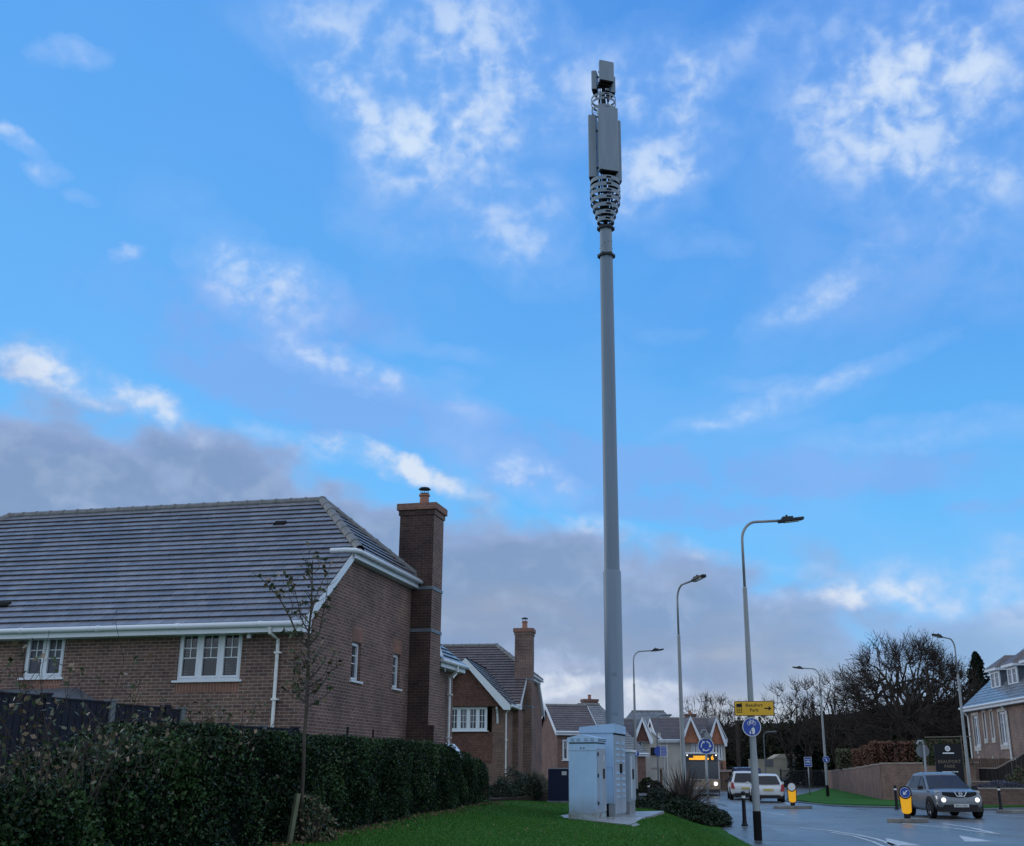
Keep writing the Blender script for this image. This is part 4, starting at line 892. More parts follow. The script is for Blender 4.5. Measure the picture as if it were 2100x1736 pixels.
for k in range(6):
    a = k * math.pi / 3; b.tube([(.38 * math.cos(a), .38 * math.sin(a), za(206)), (.39 * math.cos(a), .39 * math.sin(a), za(229)), (.08 * math.cos(a), .08 * math.sin(a), za(236))], .012, 5)
b.build('upper_ribs', 'chrome', MT)
b = MB()                                         # cables and radio units inside the cages
for k in range(14):
    a = k * 2.4; rr = .1 + .05 * (k % 3); zt = za(360 + (k * 7) % 20); b.tube([(.05 * math.cos(a), .05 * math.sin(a), zz[6]), (rr * math.cos(a), rr * math.sin(a), zz[4]), ((rr + .09) * math.cos(a + .3), (rr + .09) * math.sin(a + .3), zz[1]), (rr * math.cos(a + .4), rr * math.sin(a + .4), zt)], .017, 5)
for k in range(9):
    a = k * 2.4; b.tube([(.07 * math.cos(a), .07 * math.sin(a), za(238)), (.16 * math.cos(a), .16 * math.sin(a), za(215)), (.12 * math.cos(a + .4), .12 * math.sin(a + .4), za(185))], .013, 5)
b.tube([(-.10, -.06, za(365)), (-.12, -.05, za(250)), (-.10, -.04, za(170)), (-.02, 0, za(155))], .016, 5)
for zc in (za(345), za(300), za(265), za(175)): b.box(-.16, .16, -.1, .1, zc - .05, zc + .05)
b.build('cables', 'black_matt', MT)
def panel(azd, r, wd, dp, z0, z1, label=None):
    a = R(azd); rot = Matrix.Rotation(a, 3, 'Z'); b = MB(); zc = (z0 + z1) / 2
    c = rot @ Vector((r, 0, zc)); hw = wd / 2; P_ = [(-dp / 2, -hw * .88), (dp / 2 - .03, -hw), (dp / 2, -hw * .86), (dp / 2, hw * .86), (dp / 2 - .03, hw), (-dp / 2, hw * .88)]
    b.prism([c + rot @ Vector((x, y, z0 - zc)) for x, y in P_], (0, 0, z1 - z0))
    o = b.build('antenna_panel', 'mast_light', MT); q = MB()
    q.prism([c + rot @ Vector((x * .9, y * .86, z0 - zc - .05)) for x, y in P_], (0, 0, .045))
    for k in range(6): p = c + rot @ Vector((-.03 + .03 * (k % 2), -hw * .7 + k * hw * .28, z0 - zc)); q.tube([p, p - Vector((0, 0, .16))], .018, 6)
    q.build('end_plate', 'black_matt', o)
    q = MB()
    for f in (.2, .8): z = z0 + (z1 - z0) * f; q.tube([(0, 0, z), rot @ Vector((r - dp / 2, 0, 0)) + Vector((0, 0, z))], .03, 6)
    q.build('mount', 'dark_metal', o)
panel(-74, .35, .64, .25, za(364), za(236)); panel(168, .35, .60, .25, za(369), za(243)); panel(22, .35, .60, .25, za(375), za(252))
panel(-72, .28, .50, .18, za(178), za(139)); panel(166, .27, .42, .17, za(187), za(150)); panel(24, .27, .42, .17, za(192), za(160))
b = MB().lathe([(.16, za(148)), (.09, za(140)), (.035, za(134)), (.02, za(130))], n=14); b.build('finial', 'galv', MT)
for py_ in (1380, 1460): MB().box(-.06, .06, -.262, -.245, za(py_ + 6), za(py_)).build('access_plate', 'mast_paint', MT)

# ------------------------------------------------------------------ concrete slab and cabinets
SZ = .55
def onl(px, py, z): g = gp(px, py, z); return g
slab = [onl(1132, 1676, SZ), onl(1160, 1672, SZ), onl(1195, 1668, SZ), onl(1362, 1664, SZ), onl(1345, 1671, SZ), onl(1316, 1679, SZ), onl(1303, 1688, SZ), onl(1290, 1692.5, SZ)]
b = MB().prism([(p[0], p[1], SZ - .3) for p in slab], (0, 0, .31)); tag(b.build('concrete_slab', 'slab'), 'wet pale concrete slab in the lawn under the cabinets', 'slab')
b = MB().prism([(p[0], p[1], SZ - .3) for p in (onl(1293, 1692.5, SZ), onl(1305, 1688.5, SZ), onl(1312, 1692, SZ), onl(1298, 1695, SZ))], (0, 0, .305)); tag(b.build('paving_slab', 'slab'), 'small loose paving slab at the near corner of the concrete slab', 'slab')
CR = R(-15)
def louvres(q, S, u0, u1, z0, z1, n, h=.02):
    for k in range(n): z = z0 + (z1 - z0) * (k + .5) / n; S.box(q, u0, u1, 0, .012, z - h / 2, z + h / 2)
# local frame: x to the right along the broad face, y away; broad face y=0 toward the camera, door side x=w
def cab_base(px, py, z): g = gp(px, py, z); return Vector(g)
p = cab_base(1225, 1681.5, SZ + .01); w1, d1, h1 = .66, .98, 1.65
C1 = thing('equipment_cabinet', 'pale blue grey cabinet with pitched lid, nearest on the slab, stained at its foot', 'cabinet', p, CR, 'telecom cabinets on the slab')
b = MB().box(-w1, 0, 0, d1, .12, h1); b.build('cabinet_body', 'cabinet_paint', C1, bev=.008)
MB().box(-w1 - .004, .004, -.004, d1 + .004, 0, .14).build('plinth', 'cabinet_dirt', C1)
b = MB().prism([(-w1 - .03, -.03, h1 + .03), (.03, -.03, h1 + .03), (.03, -.03, h1 + .13), (-w1 / 2, -.03, h1 + .21), (-w1 - .03, -.03, h1 + .13)], (0, d1 + .06, 0)); ld = b.build('lid', 'cabinet_paint', C1, bev=.006)
b = MB().box(-w1 + .01, -.01, .01, d1 - .01, h1, h1 + .03); b.build('lid_gap', 'cabinet_seam', C1)
b = MB(); SF = Side((0, -.03, 0), (1, 0, 0), (0, -1, 0)); SR = Side((.03, 0, 0), (0, 1, 0), (1, 0, 0))
for u in (-.60, -.46, -.28, -.14): SF.box(b, u, u + .09, 0, .008, h1 + .06, h1 + .07); SF.box(b, u, u + .09, 0, .008, h1 + .10, h1 + .11)
b.build('lid_vents', 'cabinet_seam', ld); b = MB(); SR.box(b, .05, d1 - .05, 0, .01, h1 + .06, h1 + .075); SR.box(b, .05, d1 - .05, 0, .01, h1 + .10, h1 + .115); b.build('lid_vents', 'cabinet_seam', ld)
b = MB(); b.box(-w1 + .002, -.002, -.003, 0, h1 - .16, h1 - .152); b.box(-.38, -.35, -.01, 0, h1 - .11, h1 - .08); b.box(-.31, -.28, -.01, 0, h1 - .11, h1 - .08); b.build('seam_marks', 'cabinet_seam', C1)
b = MB().box(.0, .022, .04, d1 - .05, .16, h1 - .10); dr = b.build('door', 'cabinet_grey', C1, bev=.004)  # door side greyer: how the sky lights it, put into the colour
b = MB(); SD = Side((.022, 0, 0), (0, 1, 0), (1, 0, 0)); louvres(b, SD, .12, .44, .22, .95, 20, .014); b.build('door_louvres', 'cabinet_paint', dr)
b = MB(); SD.box(b, .60, .66, 0, .03, .88, 1.10); b.build('door_handle', 'black_paint', dr)
b = MB()
for z in (.35, .95, 1.42): SD.box(b, .02, .06, 0, .02, z - .04, z + .04)
b.build('hinge', 'black_paint', dr)
b = MB(); SD.box(b, .68, .74, 0, .004, 1.26, 1.40); b.build('door_label', 'reflective_white', dr)
p = at(1259, 1583, 28.3); p.z = SZ + .01; w2, d2, h2 = .82, 1.42, 2.10
C2 = thing('equipment_cabinet', 'tallest cabinet, two louvred doors on its right side, in front of the mast', 'cabinet', p, CR, 'telecom cabinets on the slab')
b = MB().box(-w2, 0, 0, d2, 1.18, h2 - .16); b.box(-.42, 0, 0, d2, .30, 1.18); b.box(-w2 + .12, -.42, .03, d2, .3, 1.18); b.build('cabinet_body', 'cabinet_paint', C2, bev=.006)
MB().box(-w2 - .03, .03, -.03, d2 + .03, h2 - .16, h2 - .02).add([(-w2 - .03, -.03, h2 - .02), (.03, -.03, h2 - .02), (.03, d2 + .03, h2 - .02), (-w2 - .03, d2 + .03, h2 - .02), (.03, -.03, h2 + .06), (.03, d2 + .03, h2 + .03)], [(0, 1, 4), (0, 4, 5, 3), (1, 2, 5, 4), (2, 3, 5)]).build('lid', 'cabinet_paint', C2)
b = MB(); b.box(-.40, -.395, -.004, 0, .32, 1.12); b.box(-.40, -.03, -.004, 0, 1.12, 1.125); b.box(-.03, -.025, -.004, 0, .32, 1.12); b.build('panel_seam', 'cabinet_seam', C2)
MB().box(-w2 + .14, -.14, .02, d2 - .05, 0, .30).build('plinth', 'black_matt', C2)
MB().box(-.14, -.002, .01, d2 - .05, 0, .295).build('side_plinth', 'galv', C2)
for k in range(2):
    y0 = .03 + k * .69; dr = MB().box(0, .02, y0, y0 + .66, .06, h2 - .20).build('door', 'cabinet_grey', C2, bev=.004); b = MB(); S_ = Side((.02, 0, 0), (0, 1, 0), (1, 0, 0))  # doors carry the side's greyer sky light in their colour
    for j in range(10):
        if j in (5,): continue
        z = .42 + j * .14; S_.box(b, y0 + .14, y0 + .54, 0, .012, z, z + .05)
    b.build('door_louvres', 'cabinet_seam' if 0 else 'cabinet_paint', dr)
    b = MB(); S_.box(b, y0 + (.60 if k == 0 else .03) - .0, y0 + (.65 if k == 0 else .08), 0, .035, 1.0, 1.22); b.build('door_handle', 'black_paint', dr)
MB().box(.003, .03, 0, d2, h2 - .20, h2 - .17).build('rain_gap', 'black_matt', C2)
p = at(1291, 1583, 30.0); p.z = SZ + .01; 
C3 = thing('equipment_cabinet', 'narrow shorter grey cabinet at the right end of the slab', 'cabinet', p, CR, 'telecom cabinets on the slab')
b = MB().box(-.75, 0, 0, .75, .3, 1.52); b.build('cabinet_body', 'cabinet_grey', C3, bev=.006)
MB().prism([(-.78, -.03, 1.52), (.05, -.03, 1.52), (.05, -.03, 1.57), (-.78, -.03, 1.66)], (0, .81, 0)).build('lid', 'white_paint', C3)
MB().box(-.74, -.01, .01, .74, 0, .3).build('plinth', 'galv', C3)
dr = MB().box(0, .02, .03, .72, .34, 1.46).build('door', 'cabinet_grey', C3); MB().box(.02, .05, .28, .36, .85, 1.1).build('door_handle', 'black_paint', dr)
MB().box(.02, .045, .05, .09, .4, 1.42).build('door_edge', 'upvc', dr)
p = Vector((at(1124, 1630, 42).x, 42, lawn_z(.2, 42)))
C4 = thing('utility_cabinet', 'squat dark navy utility cabinet on the lawn behind the pale cabinets', 'cabinet', p, R(-12))
b = MB().box(0, .78, 0, .9, .06, 1.14); b.build('cabinet_body', 'navy_paint', C4, bev=.01)
MB().box(-.02, 1.5, -.02, .92, 1.14, 1.18).build('lid', 'galv', C4); MB().box(.8, 1.45, .1, .9, .3, 1.13).build('side_housing', 'cabinet_seam', C4)
b = MB().box(.5, .68, -.008, 0, .93, 1.06); b.build('notice', 'stone_text', C4); MB().box(-.05, .8, -.03, .95, -.15, .06).build('plinth', 'concrete_post', C4)

# ------------------------------------------------------------------ signs
def disc(b, c, r, U, n0, z0=0, n=40, rz=(0, 0, 1)):
    c = Vector(c); U = Vector(U); Z = Vector(rz); vs = [c + U * (r * math.cos(2 * math.pi * i / n)) + Z * (r * math.sin(2 * math.pi * i / n)) for i in range(n)]; nrm = Vector(n0)
    b.prism(vs, nrm)
# yellow direction sign, local: x right, faces -y
yl = zat(1453, 28.6)
SG = thing('direction_sign', 'yellow and black direction sign with house symbol and right arrow on the nearest lamp', 'sign', (at(1547.5, 1453, 28.6).x, 28.66, yl), R(-8))
W2, H2_ = .485, .178
def rrect(w_, h_, r, y):
    pts = []
    for cx, cz, a0_ in ((w_ - r, h_ - r, 0), (-w_ + r, h_ - r, 90), (-w_ + r, -h_ + r, 180), (w_ - r, -h_ + r, 270)):
        for k in range(5): a = R(a0_ + k * 22.5); pts.append((cx + r * math.cos(a), y, cz + r * math.sin(a)))
    return pts
b = MB(); b.use(0).prism(rrect(W2, H2_, .035, 0), (0, .02, 0)); b.use(1).prism(rrect(W2 - .014, H2_ - .014, .025, -.002), (0, .003, 0)); b.use(0)
fy = -.0035
b.text('Beaufort', .105, (.0, fy, .045), (1, 0, 0), (0, 0, 1), (0, 0, 0), sx=1.05); b.text('Park', .105, (.0, fy, -.075), (1, 0, 0), (0, 0, 1), (0, 0, 0), sx=1.05)
def q4(b, x0, x1, z0, z1, y=fy): b.add([(x0, y, z0), (x1, y, z0), (x1, y, z1), (x0, y, z1)], [(0, 1, 2, 3)])
q4(b, .25, .39, -.018, .012); b.add([(.36, fy, .05), (.345, fy, .035), (.375, fy, -.003), (.345, fy, -.041), (.36, fy, -.056), (.425, fy, -.003)], [(0, 1, 2, 5), (2, 3, 4, 5)])
q4(b, -.43, -.30, .03, .075); b.add([(-.45, fy, .07), (-.28, fy, .07), (-.31, fy, .115), (-.42, fy, .115)], [(0, 1, 2, 3)]); q4(b, -.33, -.30, .08, .135)
for (x0, x1, z0, z1) in ((-.43, -.415, -.10, .03), (-.315, -.30, -.10, .03), (-.375, -.362, -.10, .03), (-.43, -.30, -.10, -.085), (-.43, -.30, -.045, -.03)): q4(b, x0, x1, z0, z1, fy - .0008)
b.build('sign_plate', ['black_paint', 'sign_yellow'], SG); MB().box(-.05, .05, .02, .08, -.10, -.06).box(-.05, .05, .02, .08, .06, .10).build('bracket', 'galv', SG)
# shared path disc
zc = zat(1491, 28.6)
SP = thing('path_sign', 'round blue cycle and pedestrian sign under the yellow direction sign', 'sign', (at(1542.5, 1491, 28.6).x, 28.66, zc), R(-4))
b = MB(); b.use(0); disc(b, (0, 0, 0), .228, (1, 0, 0), (0, .02, 0)); b.use(1); disc(b, (0, -.002, 0), .212, (1, 0, 0), (0, .003, 0)); b.use(0)
T = lambda pts, r=.007: b.tube([(x, fy - .002, z) for x, z in pts], r, 5)
for cx in (-.065, .065): T([(cx + .04 * math.cos(a), .085 + .04 * math.sin(a)) for a in [k * math.pi / 8 for k in range(17)]], .006)
T([(-.065, .085), (-.03, .145), (.05, .145), (.065, .085)]); T([(-.03, .145), (.0, .085), (.05, .145)]); T([(-.065, .085), (0, .085)]); T([(-.04, .17), (-.015, .165)]); T([(.035, .165), (.06, .17)], .006); T([(-.03, .145), (-.035, .165)])
T([(.035, .0), (.035, -.008)], .017); b.prism([(.01, fy - .002, -.02), (.06, fy - .002, -.02), (.075, fy - .002, -.09), (.06, fy - .002, -.17), (.012, fy - .002, -.17), (.005, fy - .002, -.09)], (0, -.004, 0)); T([(.01, -.03), (-.02, -.09)], .008)
T([(-.04, -.075), (-.04, -.08)], .013); b.prism([(-.055, fy - .002, -.10), (-.028, fy - .002, -.10), (-.025, fy - .002, -.165), (-.06, fy - .002, -.165)], (0, -.004, 0))
b.build('sign_plate', ['reflective_white', 'sign_blue'], SP); MB().box(-.05, .05, .02, .09, -.03, .03).build('bracket', 'galv', SP)
def arcpts(r, a0_, a1_, n=8): return [(r * math.cos(R(a0_ + (a1_ - a0_) * k / n)), r * math.sin(R(a0_ + (a1_ - a0_) * k / n))) for k in range(n + 1)]
def arrow_disc(parent, r, y, kind, name='sign_disc'):
    b = MB(); b.use(0); disc(b, (0, y, 0), r, (1, 0, 0), (0, .02, 0)); b.use(1); disc(b, (0, y - .002, 0), r * .93, (1, 0, 0), (0, .003, 0)); b.use(0); f = y - .005
    if kind == 'round':
        for a0_ in (200, 80, -40):
            a1_ = a0_ - 75; P_ = arcpts(r * .62, a0_, a1_); Q_ = arcpts(r * .50, a0_, a1_)
            for i in range(8): b.add([(P_[i][0], f, P_[i][1]), (P_[i + 1][0], f, P_[i + 1][1]), (Q_[i + 1][0], f, Q_[i + 1][1]), (Q_[i][0], f, Q_[i][1])], [(0, 1, 2, 3)])
            e_ = R(a1_ - 26); m_ = R(a1_); b.add([(r * .76 * math.cos(m_), f, r * .76 * math.sin(m_)), (r * .56 * math.cos(e_), f, r * .56 * math.sin(e_)), (r * .36 * math.cos(m_), f, r * .36 * math.sin(m_))], [(0, 1, 2)])
    elif kind == 'left':
        d = Vector((-.707, 0, -.707)); n_ = Vector((-.707, 0, .707)); F0 = Vector((0, f, 0))
        pt = lambda a, c: F0 + d * a * r + n_ * c * r
        b.add([pt(-.6, .11), pt(.1, .11), pt(.1, -.11), pt(-.6, -.11)], [(0, 1, 2, 3)]); b.add([pt(.0, .45), pt(.62, 0), pt(.0, -.45), pt(.12, 0)], [(0, 1, 3), (1, 2, 3)])
    elif kind == 'people': b.add([(-.0 * r, f, .35 * r), (.4 * r, f, -.5 * r), (-.1 * r, f, -.5 * r)], [(0, 1, 2)]); b.add([(-.5 * r, f, .3 * r), (-.1 * r, f, .5 * r), (-.2 * r, f, .1 * r)], [(0, 1, 2)])
    elif kind == 'uturn':
        P_ = arcpts(r * .5, 180, 20); Q_ = arcpts(r * .34, 180, 20)
        for i in range(8): b.add([(P_[i][0], f, P_[i][1] + .1 * r), (P_[i + 1][0], f, P_[i + 1][1] + .1 * r), (Q_[i + 1][0], f, Q_[i + 1][1] + .1 * r), (Q_[i][0], f, Q_[i][1] + .1 * r)], [(0, 1, 2, 3)])
        b.add([(-.05 * r, f, .15 * r), (.15 * r, f, .15 * r), (.15 * r, f, -.5 * r), (-.25 * r, f, -.5 * r), (-.2 * r, f, -.2 * r)], [(0, 1, 2, 3, 4)])
    return b.build(name, ['reflective_white', 'sign_blue'], parent)
# small discs on lamps 3 and 4
t = thing('round_sign', 'small round blue sign on the lamp right of the grey cabinets', 'sign', (lamps[2].location.x + .02, lamps[2].location.y - .16, zat(1546, 62.5)), R(-6)); arrow_disc(t, .17, 0, 'uturn'); MB().box(-.04, .04, .02, .08, -.03, .03).build('bracket', 'galv', t)
t = thing('round_sign', 'small round blue pedestrian sign on the verge lamp', 'sign', (lamps[3].location.x + .02, lamps[3].location.y - .16, zat(1558, 74)), R(-14)); arrow_disc(t, .21, 0, 'people'); MB().box(-.04, .04, .02, .08, -.03, .03).build('bracket', 'galv', t)
# roundabout sign on its own post in front of the bus
Y = 44; px = 1449.5; g = at(px, 1583, Y); t = thing('roundabout_sign', 'blue disc with three white curved arrows on a grey post in front of the bus', 'road sign', (g.x, Y, 0), R(-8))
b = MB().tube([(0, 0, .05), (0, 0, zat(1515, Y))], .045, 12); b.build('post', 'galv', t, smooth=True)
MB().lathe([(.10, .0), (.10, .5), (.09, .58), (.05, .62)], n=12).build('post_base', 'concrete_post', t)
o = arrow_disc(t, .30, -.07, 'round'); o.location.z = zat(1530.5, Y)
b = MB(); z = zat(1511, Y); b.prism([(-.05, -.1, z - .1), (.27, -.1, z - .10), (.14, -.1, z + .13), (-.02, -.1, z + .13)], (0, .14, 0)); b.tube([(-.15, -.02, z + .12), (-.12, -.02, z + .22), (.03, -.02, z + .24), (.06, -.02, z + .1)], .035, 8); b.build('sign_light', 'galv', t)
def rect_sign(px, py0, py1, pxw, Y, label, lines, cyc, backdisc=False, base=0.):
    g = at(px, 1583, Y); z0, z1 = zat(py1, Y), zat(py0, Y); w_ = pxw * Y / 2403 / 2; t = thing('information_sign', label, 'road sign', (g.x, Y, base), R(-5))
    MB().tube([(0, 0, 0), (0, 0, z1 - .1)], .038, 10).build('post', 'galv', t, smooth=True)
    b = MB(); b.use(0).box(-w_, w_, -.07, -.045, z0, z1); b.use(1).box(-w_ + .02, w_ - .02, -.0725, -.05, z0 + .02, z1 - .02); b.use(0); f = -.075; rs = random.Random(3)
    h = (z1 - z0) / (lines + 1)
    for i in range(lines):
        if cyc and i == lines // 2:
            for cx in (-.4, .4):
                P_ = arcpts(w_ * .28, 0, 360, 10); Q_ = arcpts(w_ * .18, 0, 360, 10); zc = z1 - h * (i + 1)
                for k in range(10): b.add([(cx * w_ + P_[k][0], f, zc + P_[k][1]), (cx * w_ + P_[k + 1][0], f, zc + P_[k + 1][1]), (cx * w_ + Q_[k + 1][0], f, zc + Q_[k + 1][1]), (cx * w_ + Q_[k][0], f, zc + Q_[k][1])], [(0, 1, 2, 3)])
            b.add([(-.4 * w_, f, zc), (-.1 * w_, f, zc + .3 * w_), (.3 * w_, f, zc + .3 * w_), (.4 * w_, f, zc), (0, f, zc)], [(0, 1, 2, 3, 4)]); continue
        x = -w_ * .75
        while x < w_ * .7: dx = rs.uniform(.08, .3) * w_; q4(b, x, min(x + dx, w_ * .8), z1 - h * (i + 1) - h * .14, z1 - h * (i + 1) + h * .14, f); x += dx + w_ * .1
    b.build('sign_plate', ['reflective_white', 'sign_blue'], t)
    if backdisc: disc_ = MB(); disc(disc_, (-w_ - .05, -.03, (z0 + z1) / 2), .25, (1, 0, 0), (0, .02, 0)); disc_.build('back_disc', 'sign_blue', t)
rect_sign(1362, 1530, 1552, 14, 60, 'blue rectangular sign with white writing in front of the rendered wall', 6, False, True)
rect_sign(1658, 1553, 1573, 15, 78, 'blue rectangular cycle sign on a post at the tip of the far verge', 3, True)
# round sign seen from behind, near the monument
Y = 54; g = at(1899, 1583, Y); t = thing('road_sign', 'back of a round road sign on a grey post beside the black monument', 'road sign', (g.x, Y, .05))
MB().tube([(0, 0, 0), (0, 0, zat(1530, Y))], .05, 12).build('post', 'galv', t, smooth=True); b = MB(); disc(b, (-.04, .06, zat(1543, Y)), .30, (1, 0, 0), (0, .02, 0)); b.build('sign_back', 'sign_back', t)
b = MB(); z = zat(1528, Y); b.tube([(.0, 0, z), (-.05, 0, z + .1), (-.2, .0, z + .12), (-.3, 0, z - .02)], .055, 8); b.build('sign_light', 'galv', t)
# monument sign
Y = 52; g = at(1949, 1583, Y); t = thing('monument_sign', 'tall black monument sign with white disc logo and lettering behind the silver car', 'sign', (g.x, Y, .05), R(-6)); zt = zat(1528, Y)
b = MB(); hw = .59; b.use(0).box(-hw, hw, 0, .12, 0, zt); f = -.004; b.use(1); disc(b, (-.02, f, zt - .21), .115, (1, 0, 0), (0, .003, 0)); b.use(2); disc(b, (-.02, f - .002, zt - .21), .06, (1, 0, 0), (0, .002, 0)); b.use(1)
q4(b, -.25, .24, zt - .43, zt - .38, f); b.use(3)
b.text('BEAUFORT', .19, (0, f, zt - .83), (1, 0, 0), (0, 0, 1), (0, 0, 0)); b.text('PARK', .19, (0, f, zt - 1.03), (1, 0, 0), (0, 0, 1), (0, 0, 0)); b.use(1); rs = random.Random(5)
for z, w_ in ((zt - 1.2, .34), (zt - 1.55, .22), (zt - 1.64, .42), (zt - 1.74, .24), (zt - 2.05, .16)):
    x = -w_
    while x < w_: dx = rs.uniform(.02, .06); q4(b, x, x + dx, z - .018, z + .018, f); x += dx + .015
b.build('sign_slab', ['black_paint', 'white_paint', 'stone_text', 'gold_dim'], t)
# name board on the rendered wall
b = MB(); b.use(0).box(-.62, .62, -.06, 0, -.2, .2); b.use(1).box(-.55, -.3, -.064, -.05, -.02, .1); o = b.build('name_board', ['black_paint', 'gold_dim'], None, (at(1343, 1542, 102.5).x, 103.7, zat(1541, 103)), R(3)); o.scale = (1.1, 1, 1.6)
tag(o, 'black board fixed to the pale rendered wall', 'board')

# ------------------------------------------------------------------ bollards and islands
def keep_left(px, py, label, arrow, rz):
    g = gp(px, py, 0.12); t = thing('traffic_bollard', label, 'bollard', (g[0], g[1], .13), R(rz), 'amber keep left bollards')
    b = MB(); P_ = []
    for k in range(9): a = R(180 + k * 22.5); P_.append((.155 * math.cos(a), -.09, .22 + .09 * math.sin(a)))
    P_ += [(.185, -.09, .72), (-.185, -.09, .72)]; b.prism(P_, (0, .18, 0)); b.build('shell', 'amber_shell', t, bev=.01)
    b = MB(); disc(b, (0, -.10, .80), .205, (1, 0, 0), (0, .20, 0)); b.build('head', 'black_paint', t)
    b = MB(); b.box(-.205, -.185, -.11, .11, .3, .8); b.box(.185, .205, -.11, .11, .3, .8); b.box(-.10, .10, -.07, .07, -.02, .14); b.build('frame', 'black_paint', t)
    if arrow: o = arrow_disc(t, .165, -.122, 'left'); o.location.z = .80
    else: b = MB(); disc(b, (0, -.122, .80), .165, (1, 0, 0), (0, .02, 0)); b.build('sign_disc', 'reflective_white', t)
    return g
g1 = keep_left(1861, 1679, 'nearer amber keep left bollard with white arrow on a blue disc', True, -18)
g2 = keep_left(1626, 1653, 'farther amber bollard with a blank white disc', False, -14)
def island(g, L_, W_, label, rz):
    P_ = []
    for k in range(12): a = R(k * 30); P_.append(((L_ / 2 - W_ / 2) * (1 if math.cos(a) > 0 else -1) + W_ / 2 * math.cos(a), W_ / 2 * math.sin(a), 0))
    b = MB().prism(P_, (0, 0, .12)); o = b.build('traffic_island', 'kerb', None, (g[0], g[1], 0), R(rz), bev=.015); tag(o, label, 'traffic island', 'kerbed islands in the junction')
island(g1, 1.35, .8, 'low kerbed island under the nearer amber bollard', 0); island(g2, 1.75, .9, 'low kerbed island under the farther amber bollard', 0)
g = gp(2095, 1668, 0); island((g[0] + .3, g[1], 0), 2.6, .9, 'low kerbed island cut by the right edge of the picture', 0)
def make_bollard():
    t = thing('bollard', '', 'bollard'); MB().lathe([(.10, 0), (.10, .05), (.075, .08), (.062, .2), (.055, .78), (.055, .92)], n=14).build('shaft', 'black_paint', t, smooth=False)
    MB().lathe([(.0575, .80), (.0575, .87)], n=14).build('reflective_band', 'reflective_white', t); MB().lathe([(.055, .92), (.075, .93), (.07, .97), (.03, 1.0)], n=14).build('bollard_cap', 'black_paint', t); return t
bl = None
for px, py, lab in ((1527.5, 1695, 'black bollard on the pavement beside the nearest lamp'), (1331, 1648, 'black bollard at the left end of the dark shrubs'), (1839.5, 1661, 'black bollard behind the nearer amber bollard'), (2053, 1661.5, 'black bollard in front of the low brick wall at the right')):
    g = gp(px, py, .03)
    if bl is None: bl = make_bollard(); bl.location = g; bl['label'] = lab; bl['group'] = 'black bollards'
    else: dup(bl, g, 0, lab)

# ------------------------------------------------------------------ walls and fences on the right
def wall_run(pts, tops, th, name, label, cat, m, cop='coping'):
    t = thing(name, label, cat, (pts[0][0], pts[0][1], 0)); o = Vector((pts[0][0], pts[0][1], 0)); b = MB(); c = MB()
    for i in range(len(pts) - 1):
        A = Vector((pts[i][0], pts[i][1], 0)) - o; B_ = Vector((pts[i + 1][0], pts[i + 1][1], 0)) - o; d = (B_ - A).normalized(); n_ = Vector((-d.y, d.x, 0)) * th / 2
        z = tops[i]; e_ = d * .0
        b.prism([A - n_ + Vector((0, 0, -.1)), B_ - n_ + Vector((0, 0, -.1)), B_ - n_ + Vector((0, 0, z)), A - n_ + Vector((0, 0, z))], n_ * 2)
        n2 = n_ * 1.35; c.prism([A - n2 - d * .03 + Vector((0, 0, z + .001)), B_ - n2 + d * .03 + Vector((0, 0, z + .001)), B_ - n2 + d * .03 + Vector((0, 0, z + .07)), A - n2 - d * .03 + Vector((0, 0, z + .07))], n2 * 2)
    b.build('wall', m, t); c.build('coping', cop, t); return t
def interp(a, b_, f): return (a[0] + (b_[0] - a[0]) * f, a[1] + (b_[1] - a[1]) * f)
wa = at(1699, 1583, 112); wb = at(1809, 1583, 66); wc = at(2004, 1583, 60)
wa = (wa.x, 112); wb = (wb.x, 66); wc = (wc.x, 60)
fr_ = [0, .22, .4, .55, .68, .8, .9, 1]
wall_run([interp(wa, wb, f) for f in fr_] + [wc], [1.62 + .055 * i for i in range(7)] + [2.0], .22, 'garden_wall', 'long stepped brick garden wall behind the far grass verge', 'wall', 'garden_wall')
la = at(2003, 1583, 55.5); lb = at(2200, 1583, 54); wall_run([(la.x, 55.5), (lb.x, 54)], [.80], .22, 'low_wall', 'low red brick wall with pale coping at the right edge', 'wall', 'tile_orange' if 0 else 'brick_far')
ua = at(1985, 1583, 58.6); ub = at(2200, 1583, 57); wall_run([(ua.x, 58.6), (ub.x, 57)], [1.08], .22, 'terrace_wall', 'upper brick terrace wall just behind the low wall', 'wall', 'garden_wall')
b = MB().prism([(la.x, 55.6, .5), (lb.x, 54.1, .5), (ub.x, 56.9, .72), (ua.x, 58.5, .72)], (0, 0, .02)); tag(b.build('flower_bed', 'mulch'), kind='structure')
def board_fence(x0, y0, x1, y1, z0, zt0, zt1, label, m, rail=None, name='timber_fence', bw=.12, posts=2.0):
    t = thing(name, label, 'fence', (x0, y0, z0)); L_ = math.hypot(x1 - x0, y1 - y0); t.rotation_euler.z = math.atan2(y1 - y0, x1 - x0); n = int(L_ / bw); b = MB(); rs = random.Random(2)
    zt = lambda u: zt0 + (zt1 - zt0) * u / L_ - z0
    for i in range(n): u = i * bw; b.box(u, u + bw * .93, -.01 - (i % 2) * .015, .012 - (i % 2) * .015, 0, zt(u) + rs.uniform(-.01, .01))
    b.build('boards', m, t)
    k = max(1, int(L_ / posts))
    for i in range(k + 1): u = L_ * i / k; MB().box(u - .05, u + .05, .02, .12, -.1, zt(u) + .05).build('post', m, t)
    if rail: MB().prism([(0, -.05, zt(0) + .0), (L_, -.05, zt(L_)), (L_, -.05, zt(L_) + .06), (0, -.05, zt(0) + .06)], (0, .12, 0)).build('rail', rail, t)
